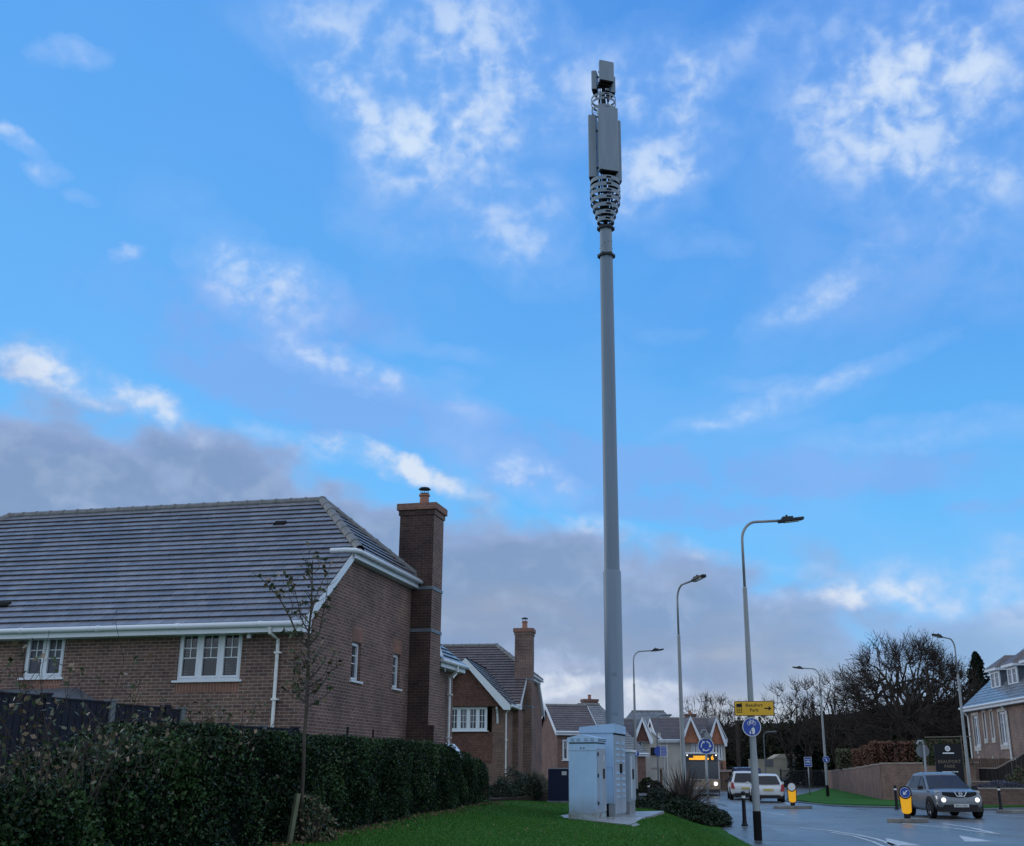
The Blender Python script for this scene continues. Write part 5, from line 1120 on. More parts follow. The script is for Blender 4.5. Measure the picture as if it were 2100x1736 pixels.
fa = at(1988, 1583, 61); fb_ = at(2046, 1583, 60); fc = at(2200, 1583, 58)
board_fence(fa.x, 61, fb_.x, 60, 1.0, zat(1577, 61), zat(1577, 60), 'dark board fence with a pale rail behind the terrace wall', 'timber_dark', 'coping')
board_fence(fb_.x, 60, fc.x, 58, 1.0, zat(1577, 60), zat(1577, 60) + 1.9, 'dark board fence whose rail climbs toward the right edge', 'timber_dark', 'coping')
fd = at(1990, 1583, 66); fe = at(2180, 1583, 64); board_fence(fd.x, 66, fe.x, 64, 1.0, zat(1556, 66), zat(1556, 66), 'reddish brown upper board fence below the right house', 'timber')
b = MB().box(-.9, .9, -.12, .12, 0, 1); 
# railings, boards and sheds beyond the junction
def rail_fence(px0, px1, Y0, Y1, h, label):
    a = at(px0, 1583, Y0); c = at(px1, 1583, Y1); t = thing('railing', label, 'fence', (a.x, Y0, 0), math.atan2(Y1 - Y0, c.x - a.x)); L_ = math.hypot(c.x - a.x, Y1 - Y0); b = MB()
    for i in range(int(L_ / .16)): b.box(i * .16, i * .16 + .035, -.015, .015, .05, h)
    b.build('bars', 'dark_metal', t); b = MB(); b.box(0, L_, -.02, .02, h - .12, h - .06); b.box(0, L_, -.02, .02, .12, .18); b.build('rails', 'dark_metal', t)
    for i in range(int(L_ / 3) + 1): MB().box(i * 3 - .05, i * 3 + .05, .02, .12, 0, h + .1).build('post', 'dark_metal', t)
rail_fence(1600, 1700, 122, 118, 1.75, 'dark railing in front of the parked vehicles beyond the junction')
rail_fence(1478, 1512, 124, 123, 2.1, 'blue grey railing behind the bus')
a = at(1536, 1583, 128); t = thing('hoarding', 'cream boarded hoarding with blue signs beyond the white car', 'hoarding', (a.x, 128, 0)); b = MB(); b.box(0, 5.4, 0, .1, .2, 2.9)
for i in range(18): b.box(i * .3, i * .3 + .03, -.02, 0, .2, 2.9)
b.build('boards', 'cream_board', t)
for x in (1.85, 4.2): MB().box(x, x + .85, -.06, -.03, 2.1, 2.85).build('sign_plate', 'sign_back', t)
a = at(1590, 1583, 134); t = thing('shed', 'low shed roof showing above the cream boards', 'shed', (a.x, 134, 0)); MB().box(0, 3.6, 0, 3, 0, 3.0).build('wall', 'timber', t); MB().prism([(-.3, -.3, 3.0), (3.9, -.3, 3.0), (3.2, -.3, 3.5), (.6, -.3, 3.5)], (0, 3.6, 0)).build('roof', 'cream_board', t)
g = at(1486, 1583, 104); t = thing('gate_pier', 'pale capped brick pier beside the bus', 'pier', (g.x, 104, 0)); MB().box(-.35, .35, -.3, .3, 0, 1.55).build('pier_shaft', 'timber', t); MB().box(-.65, .6, -.4, .4, 1.55, 1.75).build('pier_cap', 'coping', t)
g = at(1342, 1583, 98); t = thing('garden_canopy', 'small flat canopy in front of the pale rendered wall', 'canopy', (g.x, 98, 0)); MB().box(-.75, .75, -.5, .5, 1.75, 1.9).build('canopy_top', 'coping', t)
for x in (-.55, .5): MB().box(x, x + .12, -.4, .4, 0, 1.75).build('leg', 'timber', t)
g = at(1516, 1583, 100); t = thing('utility_pole', 'black timber pole rising left of the yellow sign', 'pole', (g.x, 100, 0)); MB().lathe([(.17, 0), (.13, zat(1478, 100))], n=10).build('shaft', 'bark_far', t); MB().box(-.45, .45, -.06, .06, zat(1484, 100), zat(1481, 100)).build('cross_arm', 'bark_far', t)

# ------------------------------------------------------------------ fence behind the hedge
ft = thing('garden_fence', 'dark navy fence of stepped panels and concrete posts behind the hedge', 'fence', (-7.752, 16.7, 0), math.atan2(3.5, 1.405))
def fu(px): # distance along the fence line for a picture bearing
    k = (px - CX) / 2403; return (k * 16.7 + 7.752) / (1.405 - 3.5 * k) * math.hypot(1.405, 3.5)
U_ = [fu(-90), fu(75), fu(212), fu(327), fu(360), fu(452), fu(532), fu(600)]; ZT = [2.67, 2.65, 2.63, 2.61, 2.40, 2.40, 2.40]
for i in range(7):
    a, c = U_[i], U_[i + 1]; b = MB(); b.box(a + .05, c - .05, -.02, .02, 1.15, ZT[i]); n = max(1, int((c - a) / .14))
    for k in range(n): u = a + .05 + k * (c - a - .1) / n; b.box(u, u + .02, -.028, -.02, 1.15, ZT[i] - .02)
    b.box(a + .05, c - .05, -.04, .04, ZT[i], ZT[i] + .025); b.build('panel', 'fence_navy', ft)
    MB().box(a + .05, c - .05, -.03, .03, .75, 1.15).build('gravel_board', 'concrete_post', ft)
for i, u in enumerate(U_): z = max(ZT[max(0, i - 1)], ZT[min(6, i)]); MB().box(u - .05, u + .05, -.06, .06, .3, z + .03).box(u - .065, u + .065, -.075, .075, z + .03, z + .06).build('post', 'fence_navy' if i % 2 else 'concrete_post', ft)

# ------------------------------------------------------------------ vehicles
def loft(b, rings):
    n = len(rings[0]); o = len(b.v)
    b.add([p for r_ in rings for p in r_], [(i * n + j, i * n + (j + 1) % n, (i + 1) * n + (j + 1) % n, (i + 1) * n + j) for i in range(len(rings) - 1) for j in range(n)] + [tuple(range(n - 1, -1, -1)), tuple((len(rings) - 1) * n + j for j in range(n))])
def make_car(name, label, cat, loc, rz, paint, L_=4.1, W_=1.78, H_=1.56, kind='suv', lit=True, rear=False, group=None):
    t = thing(name, label, cat, loc, R(rz), group); w = W_ / 2; f = L_ / 2
    van = kind == 'van'; belt = .98 if kind != 'hatch' else .92; hood = 1.0 if kind == 'suv' else .88
    if van: belt = 1.05; hood = 1.0
    xw0 = f * .50; xw1 = f * .02; xr1 = -f * .62; xr0 = -f * .93
    if van: xw0 = f * .62; xw1 = f * .36; xr1 = -f * .95; xr0 = -f * .985
    st = [(-f, .80, .42, .62, .70), (-f + .06, .93, .28, .75, belt - .12), (-f + .22, .985, .24, .8, belt), (-f * .55, 1.0, .22, .8, belt + .01), (0, 1., .22, .78, belt), (f * .4, 1., .22, .78, belt - .01), (xw0, .995, .22, .78, hood + .02), (f * .78, .97, .24, .76, hood - .05), (f - .13, .90, .28, .72, hood - .13), (f - .03, .80, .34, .66, hood - .24), (f, .70, .42, .60, hood - .33)]
    rings = []
    for x, ws, zb, zs, zt in st:
        ww = w * ws; half = [(0, zb), (ww * .82, zb), (ww * .96, zb + .09), (ww, (zb + zs) / 2), (ww * 1.0, zs), (ww * .955, zt - .04), (ww * .86, zt + .005), (0, zt + .03)]
        rings.append([(x, y, z) for y, z in half] + [(x, -y, z) for y, z in half[-2:0:-1]])
    b = MB(); loft(b, rings); body = b.build('body', paint, t, smooth=True, sub=1)
    # cabin
    wb, wr = w * .93, w * (.70 if not van else .86)
    cs = [(xw0, belt - .03, .02), (xw1, H_ - .05, 1), (xw1 - .25, H_, 1), (-f * .25, H_ + .01, 1), (xr1, H_ - .04, 1), (xr0, belt - .03, .02)]
    rings = []
    for x, z, k in cs:
        wt = wr if k == 1 else wb * .97; half = [(0, belt - .1), (wb, belt - .1), (wb, belt + .0 if k == 1 else belt - .05), (wt, z - .05 if k == 1 else belt - .04), (wt * .9, z), (0, z + .015)]
        rings.append([(x, y, q_) for y, q_ in half] + [(x, -y, q_) for y, q_ in half[-2:0:-1]])
    b = MB(); loft(b, rings); b.build('cabin', paint, t, smooth=False, bev=.03)
    # glass
    zg0, zg1 = belt + .03, H_ - .12
    def sidept(x, k, s_): z = zg0 + (zg1 - zg0) * k; kk = (z - belt) / (H_ - .05 - belt); return (x, s_ * (wb + (wr - wb) * kk + .008), z)
    fx = lambda k: xw0 + (xw1 - xw0) * ((zg0 + (zg1 - zg0) * k - belt) / (H_ - .05 - belt)); rx_ = lambda k: xr0 + (xr1 - xr0) * ((zg0 + (zg1 - zg0) * k - belt) / (H_ - .05 - belt))
    for s_ in (1, -1):
        segs = [(fx(0) - .16, -f * .02, fx(1) - .12, -f * .02), (-f * .02 - .07, -f * .46, -f * .02 - .07, -f * .44)]
        if not van: segs.append((-f * .46 - .07, max(rx_(0) + .25, -f * .72), -f * .44 - .07, max(rx_(1) + .12, -f * .62)))
        else: segs = segs[:1]
        for (a0_, a1_, c0, c1) in segs:
            P_ = [sidept(a0_, 0, s_), sidept(a1_, 0, s_), sidept(c1, 1, s_), sidept(c0, 1, s_)]; b = MB(); b.add(P_ + [(x, y - s_ * .01, z) for x, y, z in P_], [(0, 1, 2, 3) if s_ < 0 else (3, 2, 1, 0)]); b.build('side_window', 'car_glass', t)
    def slant(x0, x1, s_, m0=.05, m1=.03, nm='windscreen', wk=.96):
        b = MB(); a = zg0 - .02; c = zg1 + .02; dx = .018 * s_
        def X(z): return x0 + (x1 - x0) * (z - belt) / (H_ - .05 - belt) + dx
        ya, yc = wb * wk - m0, wr * wk - m1; P_ = [(X(a), -ya, a + .02), (X(a) + .02 * s_, 0, a), (X(a), ya, a + .02), (X(c), yc, c), (X(c) + .01 * s_, 0, c + .01), (X(c), -yc, c)]
        b.add(P_, [(0, 1, 4, 5), (1, 2, 3, 4)]); b.add([(x - .01 * s_, y, z) for x, y, z in P_], []); b.build(nm, 'car_glass', t)
    slant(xw0, xw1, 1)
    if not van: slant(xr0, xr1, -1, .1, .06, 'rear_window', .93)
    wr_ = .335 if kind != 'hatch' else .30; xs_ = (f * .63, -f * .60)
    for x in xs_:
        for s_ in (1, -1):
            b = MB(); P_ = [(x + (wr_ + .07) * math.cos(a), s_ * (w * .955), wr_ + .02 + (wr_ + .07) * math.sin(a)) for a in [k * math.pi / 12 - .35 for k in range(15)]]; b.prism(P_, (0, s_ * (w * .055), 0)); b.build('wheel_arch', 'plastic', t)
            wh = MB(); wh.add([], []); n = 24; prof = [(wr_ - .11, 0), (wr_ - .01, .0), (wr_, .03), (wr_, .17), (wr_ - .01, .2), (wr_ - .11, .2)]; y1 = s_ * (w * 1.02); vs = []; fs = []
            for (r_, d_) in prof:
                for j in range(n): th = 2 * math.pi * j / n; vs.append((x + r_ * math.cos(th), y1 - s_ * d_, wr_ + r_ * math.sin(th)))
            for i in range(len(prof) - 1):
                for j in range(n): q_ = (i * n + j, i * n + (j + 1) % n, (i + 1) * n + (j + 1) % n, (i + 1) * n + j); fs.append(q_ if s_ > 0 else q_[::-1])
            wh.add(vs, fs); o = wh.build('wheel', 'tyre', t, smooth=False)
            b = MB(); b.use(0)
            for k in range(5):
                a = k * 2 * math.pi / 5 + .3
                for da in (-.14, .14):
                    c_, s__ = math.cos(a + da), math.sin(a + da); c2, s2 = math.cos(a), math.sin(a); b.tube([(x + .04 * c2, y1 - s_ * .03, wr_ + .04 * s2), (x + (wr_ - .11) * c_, y1 - s_ * .02, wr_ + (wr_ - .11) * s__)], .017, 5)
            b.use(1); P_ = [(x + (wr_ - .10) * math.cos(2 * math.pi * j / n), y1 - s_ * .07, wr_ + (wr_ - .10) * math.sin(2 * math.pi * j / n)) for j in range(n)]; b.prism(P_, (0, -s_ * .02, 0)); b.build('rim', ['rim', 'plastic'], o)
    for s_ in (1, -1):
        b = MB(); b.obb((xw0 - .28, s_ * (w + .09), belt + .06), .05, .09, .065, Matrix.Identity(3)); b.build('mirror', paint if kind != 'suv' else 'plastic', t, bev=.02)
    fz = hood - .22
    b = MB(); b.prism([(f - .16, -w * .90, .24), (f + .012, -w * .62, .24), (f + .035, 0, .24), (f + .012, w * .62, .24), (f - .16, w * .90, .24), (f - .25, w * .6, .24), (f - .25, -w * .6, .24)], (0, 0, .24 if kind == 'suv' else .16)); b.build('front_bumper', 'plastic', t)
    b = MB(); b.prism([(f - .08, -w * .68, fz), (f + .018, -.3, fz - .03), (f + .022, .3, fz - .03), (f - .08, w * .68, fz), (f - .3, 0, fz)], (0, 0, .13)); b.build('grille', 'black_paint', t)
    if kind == 'suv':
        b = MB(); F_ = lambda y, z: (f + .045, y, z); b.add([F_(-.24, fz + .13), F_(-.19, fz + .13), F_(-.11, fz + .0), F_(.11, fz + .0), F_(.19, fz + .13), F_(.24, fz + .13), F_(.15, fz - .04), F_(-.15, fz - .04)], [(0, 1, 2, 7), (7, 2, 3, 6), (6, 3, 4, 5)][::1]); b.add([(f + .04, -.24, fz + .13), (f + .04, .24, fz + .13), (f + .02, 0, fz - .04)], [(0, 1, 2)])
        b = MB(); b.tube([F_(-.22, fz + .13), F_(-.13, fz - .02), F_(.13, fz - .02), F_(.22, fz + .13)], .022, 6); b.tube([F_(.055 * math.cos(a), fz + .065 + .055 * math.sin(a)) for a in [k * math.pi / 6 for k in range(13)]], .012, 5); b.tube([F_(-.075, fz + .065), F_(.075, fz + .065)], .014, 5); b.build('badge', 'chrome', t)
        b = MB(); 
    def lamp_at(x, y, z, r_, m, nm, sx=1.): b = MB(); n = 16; b.prism([(x, y + r_ * sx * math.cos(2 * math.pi * i / n), z + r_ * math.sin(2 * math.pi * i / n)) for i in range(n)], (.05 if x > 0 else -.05, 0, 0)); return b.build(nm, m, t)
    if not rear or van:
        for s_ in (1, -1):
            if kind == 'suv': lamp_at(f - .09, s_ * w * .66, .64, .105, 'black_paint', 'lamp_ring'); lamp_at(f - .05, s_ * w * .66, .64, .075, 'lamp_lit' if lit else 'lamp_lens', 'headlight'); lamp_at(f - .34, s_ * w * .80, .90, .055, 'lamp_lens', 'side_light', 1.6)
            else: lamp_at(f - .16, s_ * w * .74, .66, .10, 'lamp_lit' if lit else 'lamp_lens', 'headlight', 1.3)
    for s_ in (1, -1):
        b = MB(); b.prism([(-f + .035, s_ * w * .72, belt - .34), (-f + .035, s_ * w * .97, belt - .34), (-f + .06, s_ * w * .95, belt + .02), (-f + .06, s_ * w * .82, belt + .02)] if s_ > 0 else [(-f + .035, s_ * w * .97, belt - .34), (-f + .035, s_ * w * .72, belt - .34), (-f + .06, s_ * w * .82, belt + .02), (-f + .06, s_ * w * .95, belt + .02)], (-.04, 0, 0)); b.build('tail_light', 'tail_red' if not van else 'plastic', t)
    b = MB(); b.prism([(-f + .15, -w * .88, .22), (-f - .02, -w * .6, .22), (-f - .03, w * .6, .22), (-f + .15, w * .88, .22)], (0, 0, .17)); b.build('rear_bumper', 'plastic', t)
    b = MB(); b.box(f + .02, f + .045, -.26, .26, .40, .51); b.build('number_plate', 'plate_white', t)
    b = MB(); b.box(-f - .03, -f + .0, -.26, .26, .60, .71); b.build('number_plate', 'plate_yellow', t)
    return t
def carpos(px, Y): p = at(px, 1583, Y); return (p.x, Y, .0)
suv = make_car('parked_car' if 0 else 'car', 'silver crossover car turning at the junction with its headlights on', 'car', carpos(1926, 43.6), -91, 'car_silver')
b = MB(); b.text('BN12 AEX' if 0 else 'BW12 AEX', .085, (2.098, 0, .425), (0, 1, 0), (0, 0, 1), (0, 0, 0)); b.build('plate_lettering', 'black_paint', [c for c in suv.children if c.name.startswith('number_plate')][0])
make_car('car', 'white hatchback driving away behind the nearest lamp post', 'car', carpos(1569, 65), 83, 'car_white', 3.95, 1.72, 1.46, 'hatch', rear=True)
make_car('car', 'white tall backed car just left of the nearest lamp post', 'car', carpos(1523, 71), 84, 'car_white', 4.2, 1.76, 1.60, 'suv', rear=True)
make_car('van', 'dark navy van ahead of the white cars', 'van', carpos(1528, 79), 86, 'car_navy', 4.6, 1.85, 1.86, 'van', rear=True)
make_car('car', 'dark grey car parked behind the railing, left one', 'car', carpos(1636, 127), 178, 'car_grey', 4.3, 1.8, 1.75, 'suv', lit=False, group='cars parked behind the railing')
make_car('car', 'black car parked behind the railing near the end of the garden wall', 'car', carpos(1681, 125), 182, 'car_black', 4.3, 1.8, 1.6, 'hatch', lit=False, group='cars parked behind the railing')
# bus, local: front toward -y
BX = at(1440, 1583, 80); BS = thing('bus', 'single deck bus with amber destination display coming toward the junction', 'bus', (BX.x, 80, 0), R(-6)); hw = 1.19; hb = 2.85
b = MB().prism([(-hw, 0, .30), (hw, 0, .30), (hw, 0, hb - .15), (hw - .12, 0, hb), (-hw + .12, 0, hb), (-hw, 0, hb - .15)], (0, 9.5, 0)); b.build('body', 'bus_white', BS, bev=.05)
MB().box(-hw + .10, hw - .10, -.05, 0, 1.12, 2.26).build('windscreen', 'bus_glass', BS, bev=.02)
ds = MB().box(-hw + .10, hw - .10, -.06, 0, 2.27, 2.74).build('display_panel', 'bus_dark', BS)
b = MB(); rs = random.Random(4)
for row, (z, x0, x1) in enumerate(((2.56, -.55, .18), (2.42, -.85, .42))):
    x = x0
    while x < x1: dx = rs.uniform(.05, .10); b.box(x, x + dx, -.068, -.06, z - .06, z + .06); x += dx + .022
b.text('6', .40, (.72, -.069, 2.36), (1, 0, 0), (0, 0, 1), (0, 0, 0)); b.build('led_text', 'led_amber', ds)
for x in (-.98, .98): q = MB(); disc(q, (x, -.06, 2.66), .045, (1, 0, 0), (0, -.02, 0)); q.build('marker_light', 'lamp_lit', ds)
MB().prism([(-hw + .02, -.10, .42), (hw - .02, -.10, .42), (hw - .02, -.04, 1.08), (-hw + .02, -.04, 1.08)], (0, .12, 0)).build('front_panel', 'bus_gold', BS, bev=.02)
MB().box(-hw + .05, hw - .05, -.13, 0, .22, .44).build('front_bumper', 'bus_dark', BS)
for s_ in (-1, 1):
    q = MB(); disc(q, (s_ * .88, -.08, .80), .13, (1, 0, 0), (0, -.04, 0)); q.build('headlight', 'lamp_lit' if s_ > 0 else 'lamp_lens', BS)
    q = MB(); q.tube([(s_ * (hw - .05), -.05, 2.3), (s_ * (hw + .12), -.25, 2.25), (s_ * (hw + .14), -.28, 2.15)], .025, 6); q.box(s_ * (hw + .14) - .08, s_ * (hw + .14) + .08, -.33, -.25, 1.7, 2.15); q.build('mirror', 'bus_dark', BS)
    for y in (2.0, 7.0): q = MB(); q.prism([(s_ * hw, y + .46 * math.cos(a), .46 + .46 * math.sin(a)) for a in [k * math.pi / 10 for k in range(20)]], (s_ * .02, 0, 0)); q.build('wheel', 'tyre', BS)
    q = MB(); q.box(s_ * hw, s_ * (hw + .01), .6, 9.0, 1.2, 2.3); q.build('side_window', 'bus_glass', BS)
MB().box(-.02, .62, .5, 2.2, hb, hb + .22).build('roof_pod', 'bus_white', BS); MB().box(-.55, .0, -.135, -.125, .46, .58).build('number_plate', 'plate_white', BS)
MB().box(-.9, -.05, -.12, -.08, .95, 1.02).build('wiper', 'black_paint', BS)

# ------------------------------------------------------------------ hedge, shrubs
HT = [(5, 1.38), (7.5, 1.42), (9, 1.48), (10.4, 1.60), (11.5, 1.86), (12.8, 2.08), (15, 2.10), (18, 2.12), (22, 2.18), (28, 2.22), (32, 2.12), (36, 1.9), (38.5, 1.3)]
def lump(x, y, z): return .5 * math.sin(x * 2.1 + y * 1.7) + .3 * math.sin(y * 4.3 + z * 3.1) + .25 * math.sin(z * 5.2 + y * 2.2 + 1) + .2 * math.sin(y * 9.1 - z * 7)
n = 190000; ys_ = 5 + 33.6 * rng.random(n * 2) ** 1.25; hts = np.interp(ys_, [a for a, _ in HT], [b_ for _, b_ in HT]); hx_ = -4.248 + (ys_ - 4) * 0.0760
gz = np.array([lawn_z(float(a), float(b_)) for a, b_ in zip(hx_[:400], ys_[:400])]).mean() - .08
pick = rng.random(2 * n); zz_ = np.where(pick < .72, gz + rng.random(2 * n) ** .85 * (hts - gz), hts - rng.random(2 * n) * .10)
off = np.where(pick < .72, -rng.random(2 * n) ** 1.6 * .28, -rng.random(2 * n) * 1.15)
lm = .5 * np.sin(hx_ * 2.1 + ys_ * 1.7) + .3 * np.sin(ys_ * 4.3 + zz_ * 3.1) + .25 * np.sin(zz_ * 5.2 + ys_ * 2.2 + 1) + .2 * np.sin(ys_ * 9.1 - zz_ * 7)
rnd = np.clip((hts - zz_) / .35, 0, 1); taper = np.clip((38.6 - ys_) / 2.2, .12, 1)
X = hx_ + off + lm * .17 - (1 - rnd) ** 2 * .18 - (1 - taper) * .9
Z = zz_ + np.where(pick < .72, 0, lm * .07) * 1.0
Y_ = ys_ + rng.normal(0, .05, 2 * n)
dens = np.sin(Y_ * 3.1 + Z * 2.3) * np.sin(Z * 6.1 - Y_ * 1.9) + .5 * np.sin(Y_ * 7.7 + Z * 5)
left = np.clip((11.5 - Y_) / 3, 0, 1); keep = (rng.random(2 * n) < np.clip(.62 + .45 * dens, .12, 1)) & ~((left > 0) & (Z > 1.5) & (rng.random(2 * n) < left * .55))
P3_ = np.stack([X, Y_, Z], 1)[keep][:n]
hg = thing('hedge', 'long dark evergreen hedge bordering the lawn in front of the near brick house', 'hedge', (-3, 14, 0)); off3 = np.array([-3, 14, 0])
clump = np.sin(P3_[:, 1] * 1.9 + 1) * np.sin(P3_[:, 2] * 3.3 + P3_[:, 1]) + .6 * np.sin(P3_[:, 1] * 5.1 + P3_[:, 2] * 2) + rng.normal(0, .35, len(P3_)); sel = clump > .75
leaf_quads('foliage', (P3_ - off3)[~sel], .038 + .02 * rng.random((~sel).sum()), 'hedge_leaf', hg); leaf_quads('young_foliage', (P3_ - off3)[sel], .042 + .02 * rng.random(sel.sum()), 'hedge_shoot', hg)
nf = 1500; fy_ = 12.5 + 25 * rng.random(nf) ** 1.3; fx_ = -4.248 + (fy_ - 4) * 0.0760 + np.abs(rng.normal(0, .35, nf)) - .05; far_ = rng.random(nf) < .12; fx_ = np.where(far_, fx_ + rng.random(nf) * 5, fx_); ex_ = np.interp(fy_, [a for a, _ in EDGE], [b_ for _, b_ in EDGE]); ok = fx_ < ex_ - .3
fl = leaf_quads('fallen_leaves', np.array([(a, c_, lawn_z(a, c_) + .025) for a, c_ in zip(fx_[ok].tolist(), fy_[ok].tolist())]), .05, 'litter'); tag(fl, 'brown fallen leaves scattered along the hedge foot and lawn', 'fallen leaves', kind='stuff')
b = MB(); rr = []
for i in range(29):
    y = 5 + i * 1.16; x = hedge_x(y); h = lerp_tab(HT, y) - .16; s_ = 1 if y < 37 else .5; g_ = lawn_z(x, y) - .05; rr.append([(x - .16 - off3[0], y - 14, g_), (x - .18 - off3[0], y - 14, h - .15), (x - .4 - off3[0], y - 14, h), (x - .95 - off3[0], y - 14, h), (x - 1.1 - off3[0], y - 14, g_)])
loft(b, rr[:-1]); b.build('inner_growth', 'hedge_core', hg)  # dark solid core added behind the leaves to block light
# bare twigs standing out of the left end
b = MB(); rs = random.Random(9); LP = []
for k in range(150):
    y = rs.uniform(7.5, 14); x = hedge_x(y) - rs.uniform(0, .6); z = lerp_tab(HT, y) - .35; p_ = [Vector((x, y, z))]; d = Vector((rs.uniform(-.5, .5), rs.uniform(-.5, .5), 1)); L_ = rs.uniform(.2, .42) * (2.2 if y < 10.5 else 1)
    for s_ in range(5): p_.append(p_[-1] + d.normalized() * L_ / 2.5); d += Vector((rs.uniform(-.5, .5), rs.uniform(-.5, .5), rs.uniform(-.45, .2)))
    b.tube([q - Vector(off3) for q in p_], [.006, .005, .004, .003, .0025, .002], 4, False)
    for q in p_[1:]:
        for j in range(rs.randint(0, 4)): LP.append(tuple(q + Vector((rs.gauss(0, .04), rs.gauss(0, .04), rs.gauss(0, .04))) - Vector(off3)))
b.build('twigs', 'bark_far', hg); leaf_quads('twig_leaves', LP, .055, 'twig_leaf', hg)
def shrub(name, label, c, rx_, ry_, rz__, n, leaf, size, cat='shrub', group=None, core=True, stems=True, flat=.2):
    t = thing(name, label, cat, c, 0, group); d = rng.normal(size=(n, 3)); d /= np.linalg.norm(d, axis=1)[:, None]; d[:, 2] = np.abs(d[:, 2]) * (1 + flat) - flat
    bm_ = 1 + .13 * np.sin(d[:, 0] * 7 + 1) * np.sin(d[:, 1] * 6) + .1 * np.sin(d[:, 2] * 9 + d[:, 0] * 5); r_ = (.72 + .28 * rng.random(n) ** .5) * bm_
    P_ = d * r_[:, None] * np.array([rx_, ry_, rz__]); P_[:, 2] = np.abs(P_[:, 2]) + .02; leaf_quads('foliage', P_, size, leaf, t)
    if stems:
        b = MB()
        for k in range(12): a = k * .55; b.tube([(0.1 * rx_ * math.cos(a), .1 * ry_ * math.sin(a), -.1), (.45 * rx_ * math.cos(a), .45 * ry_ * math.sin(a), rz__ * .5), (.75 * rx_ * math.cos(a + .2), .75 * ry_ * math.sin(a + .2), rz__ * .8)], [.02, .012, .004], 4)
        b.build('stems', 'bark', t)
    return t
def on_lawn(px, Y): x = at(px, 1600, Y).x; return (x, Y, lawn_z(x, Y) - .03)
SH = [(1355, 36.6, .9, .9, .62, 'dark leafy shrub at the left foot of the spiky plant'), (1398, 35.6, .95, .9, .56, 'dark leafy shrub directly below the spiky plant'), (1435, 35.4, .75, .7, .52, 'dark leafy shrub at the foot of the roundabout sign post'), (1462, 36.2, .55, .6, .52, 'small ragged dark shrub at the lawn tip beside the road')]
for px, Y, rx_, ry_, rz__, lab in SH: shrub('shrub', lab, on_lawn(px, Y), rx_, ry_, rz__, int(5200 * rx_ * ry_ / .6), 'shrub_leaf', .075, group='shrubs at the lawn tip')
# spiky phormium
c = on_lawn(1402, 36.6); t = thing('spiky_plant', 'large spiky bronze green plant with sword shaped leaves at the road edge', 'plant', c); b = MB(); rs = random.Random(21)
for k in range(420):
    a = rs.uniform(0, 2 * math.pi); tilt = rs.uniform(.05, 1.3); L_ = rs.uniform(.9, 1.65) * (1.1 - .25 * tilt); w_ = rs.uniform(.022, .042); d = Vector((math.cos(a), math.sin(a), 0)); sd_ = Vector((-math.sin(a), math.cos(a), 0)); p0 = d * rs.uniform(0, .22); vs = []
    for i in range(6):
        f = i / 5; th = tilt * (.55 + .75 * f); q = p0 + (d * math.sin(th) + Vector((0, 0, math.cos(th)))) * L_ * f; ww = w_ * (1 - f ** 2.2) + .002; vs += [q - sd_ * ww + Vector((0, 0, .01)), q, q + sd_ * ww + Vector((0, 0, .01))]
    fs = []
    for i in range(5): o_ = i * 3; fs += [(o_, o_ + 1, o_ + 4, o_ + 3), (o_ + 1, o_ + 2, o_ + 5, o_ + 4)]
    b.add(vs, fs)
b.build('leaves', 'phormium_leaf', t)
# bed in front of the second house
bd = [at(1010, 1600, 38), at(1125, 1600, 44), at(1125, 1600, 52), at(960, 1600, 48)]; b = MB().prism([(p.x, p.y, .35) for p in bd], (0, 0, .40)); tag(b.build('flower_bed', 'mulch'), kind='structure')
for px, Y, rx_, ry_, rz__, lf, sz_, lab in ((1028, 41, .55, .5, .55, 'shrub_leaf', .07, 'low dark shrub at the right end of the hedge'), (1052, 44.5, .7, .6, .95, 'shrub_leaf', .07, 'loose green shrub under the second house chimney'), (1078, 42.6, .6, .6, .75, 'shrub_leaf', .07, 'dark shrub with pale stems left of the ornamental grass'), (1112, 44.8, .35, .4, .7, 'twig_leaf', .06, 'thin shrub beside the navy cabinet')):
    x = at(px, 1600, Y).x; shrub('shrub', lab, (x, Y, .72), rx_, ry_, rz__, 2600, lf, sz_, group='shrubs in the bed')
def grass_tuft(px, Y, z, r_, h, n, m, label, name='ornamental_grass'):
    x = at(px, 1600, Y).x; t = thing(name, label, 'grass plant', (x, Y, z)); b = MB(); rs = random.Random(int(px))
    for k in range(n):
        a = rs.uniform(0, 6.283); tl = rs.uniform(0, 1.3); L_ = h * rs.uniform(.75, 1.1); d = Vector((math.cos(a), math.sin(a), 0)); s_ = Vector((-math.sin(a), math.cos(a), 0)) * .007; vs = []
        for i in range(4): f = i / 3; th = tl * (.5 + .6 * f); q = (d * math.sin(th) * r_ / h * 1.2 + Vector((0, 0, math.cos(th)))) * L_ * f; vs += [q - s_ * (1.1 - f), q + s_ * (1.1 - f)]
        b.add(vs, [(0, 1, 3, 2), (2, 3, 5, 4), (4, 5, 7, 6)])
    b.build('blades', m, t)
grass_tuft(1096, 43, .72, .8, .95, 1500, 'straw', 'rounded tuft of straw coloured ornamental grass left of the navy cabinet')
grass_tuft(1035, 43.5, .72, .6, .8, 700, 'straw', 'wispy grass plant between the hedge and the second house')
grass_tuft(1990, 54.5, .05, .6, .95, 400, 'straw', 'dry pale plant at the foot of the right street lamp', 'dry_plant')
p = at(2052, 1600, 56.2); shrub('lavender_bush', 'grey mauve lavender spilling over the low wall', (p.x, 56.2, .72), 1.25, .5, .42, 4200, 'lavender', .07, 'bush'); p = at(2094, 1600, 56.6); shrub('shrub', 'green shrub on the terrace at the right edge', (p.x, 56.6, .72), .75, .5, 1.0, 2500, 'twig_leaf', .09, 'bush')
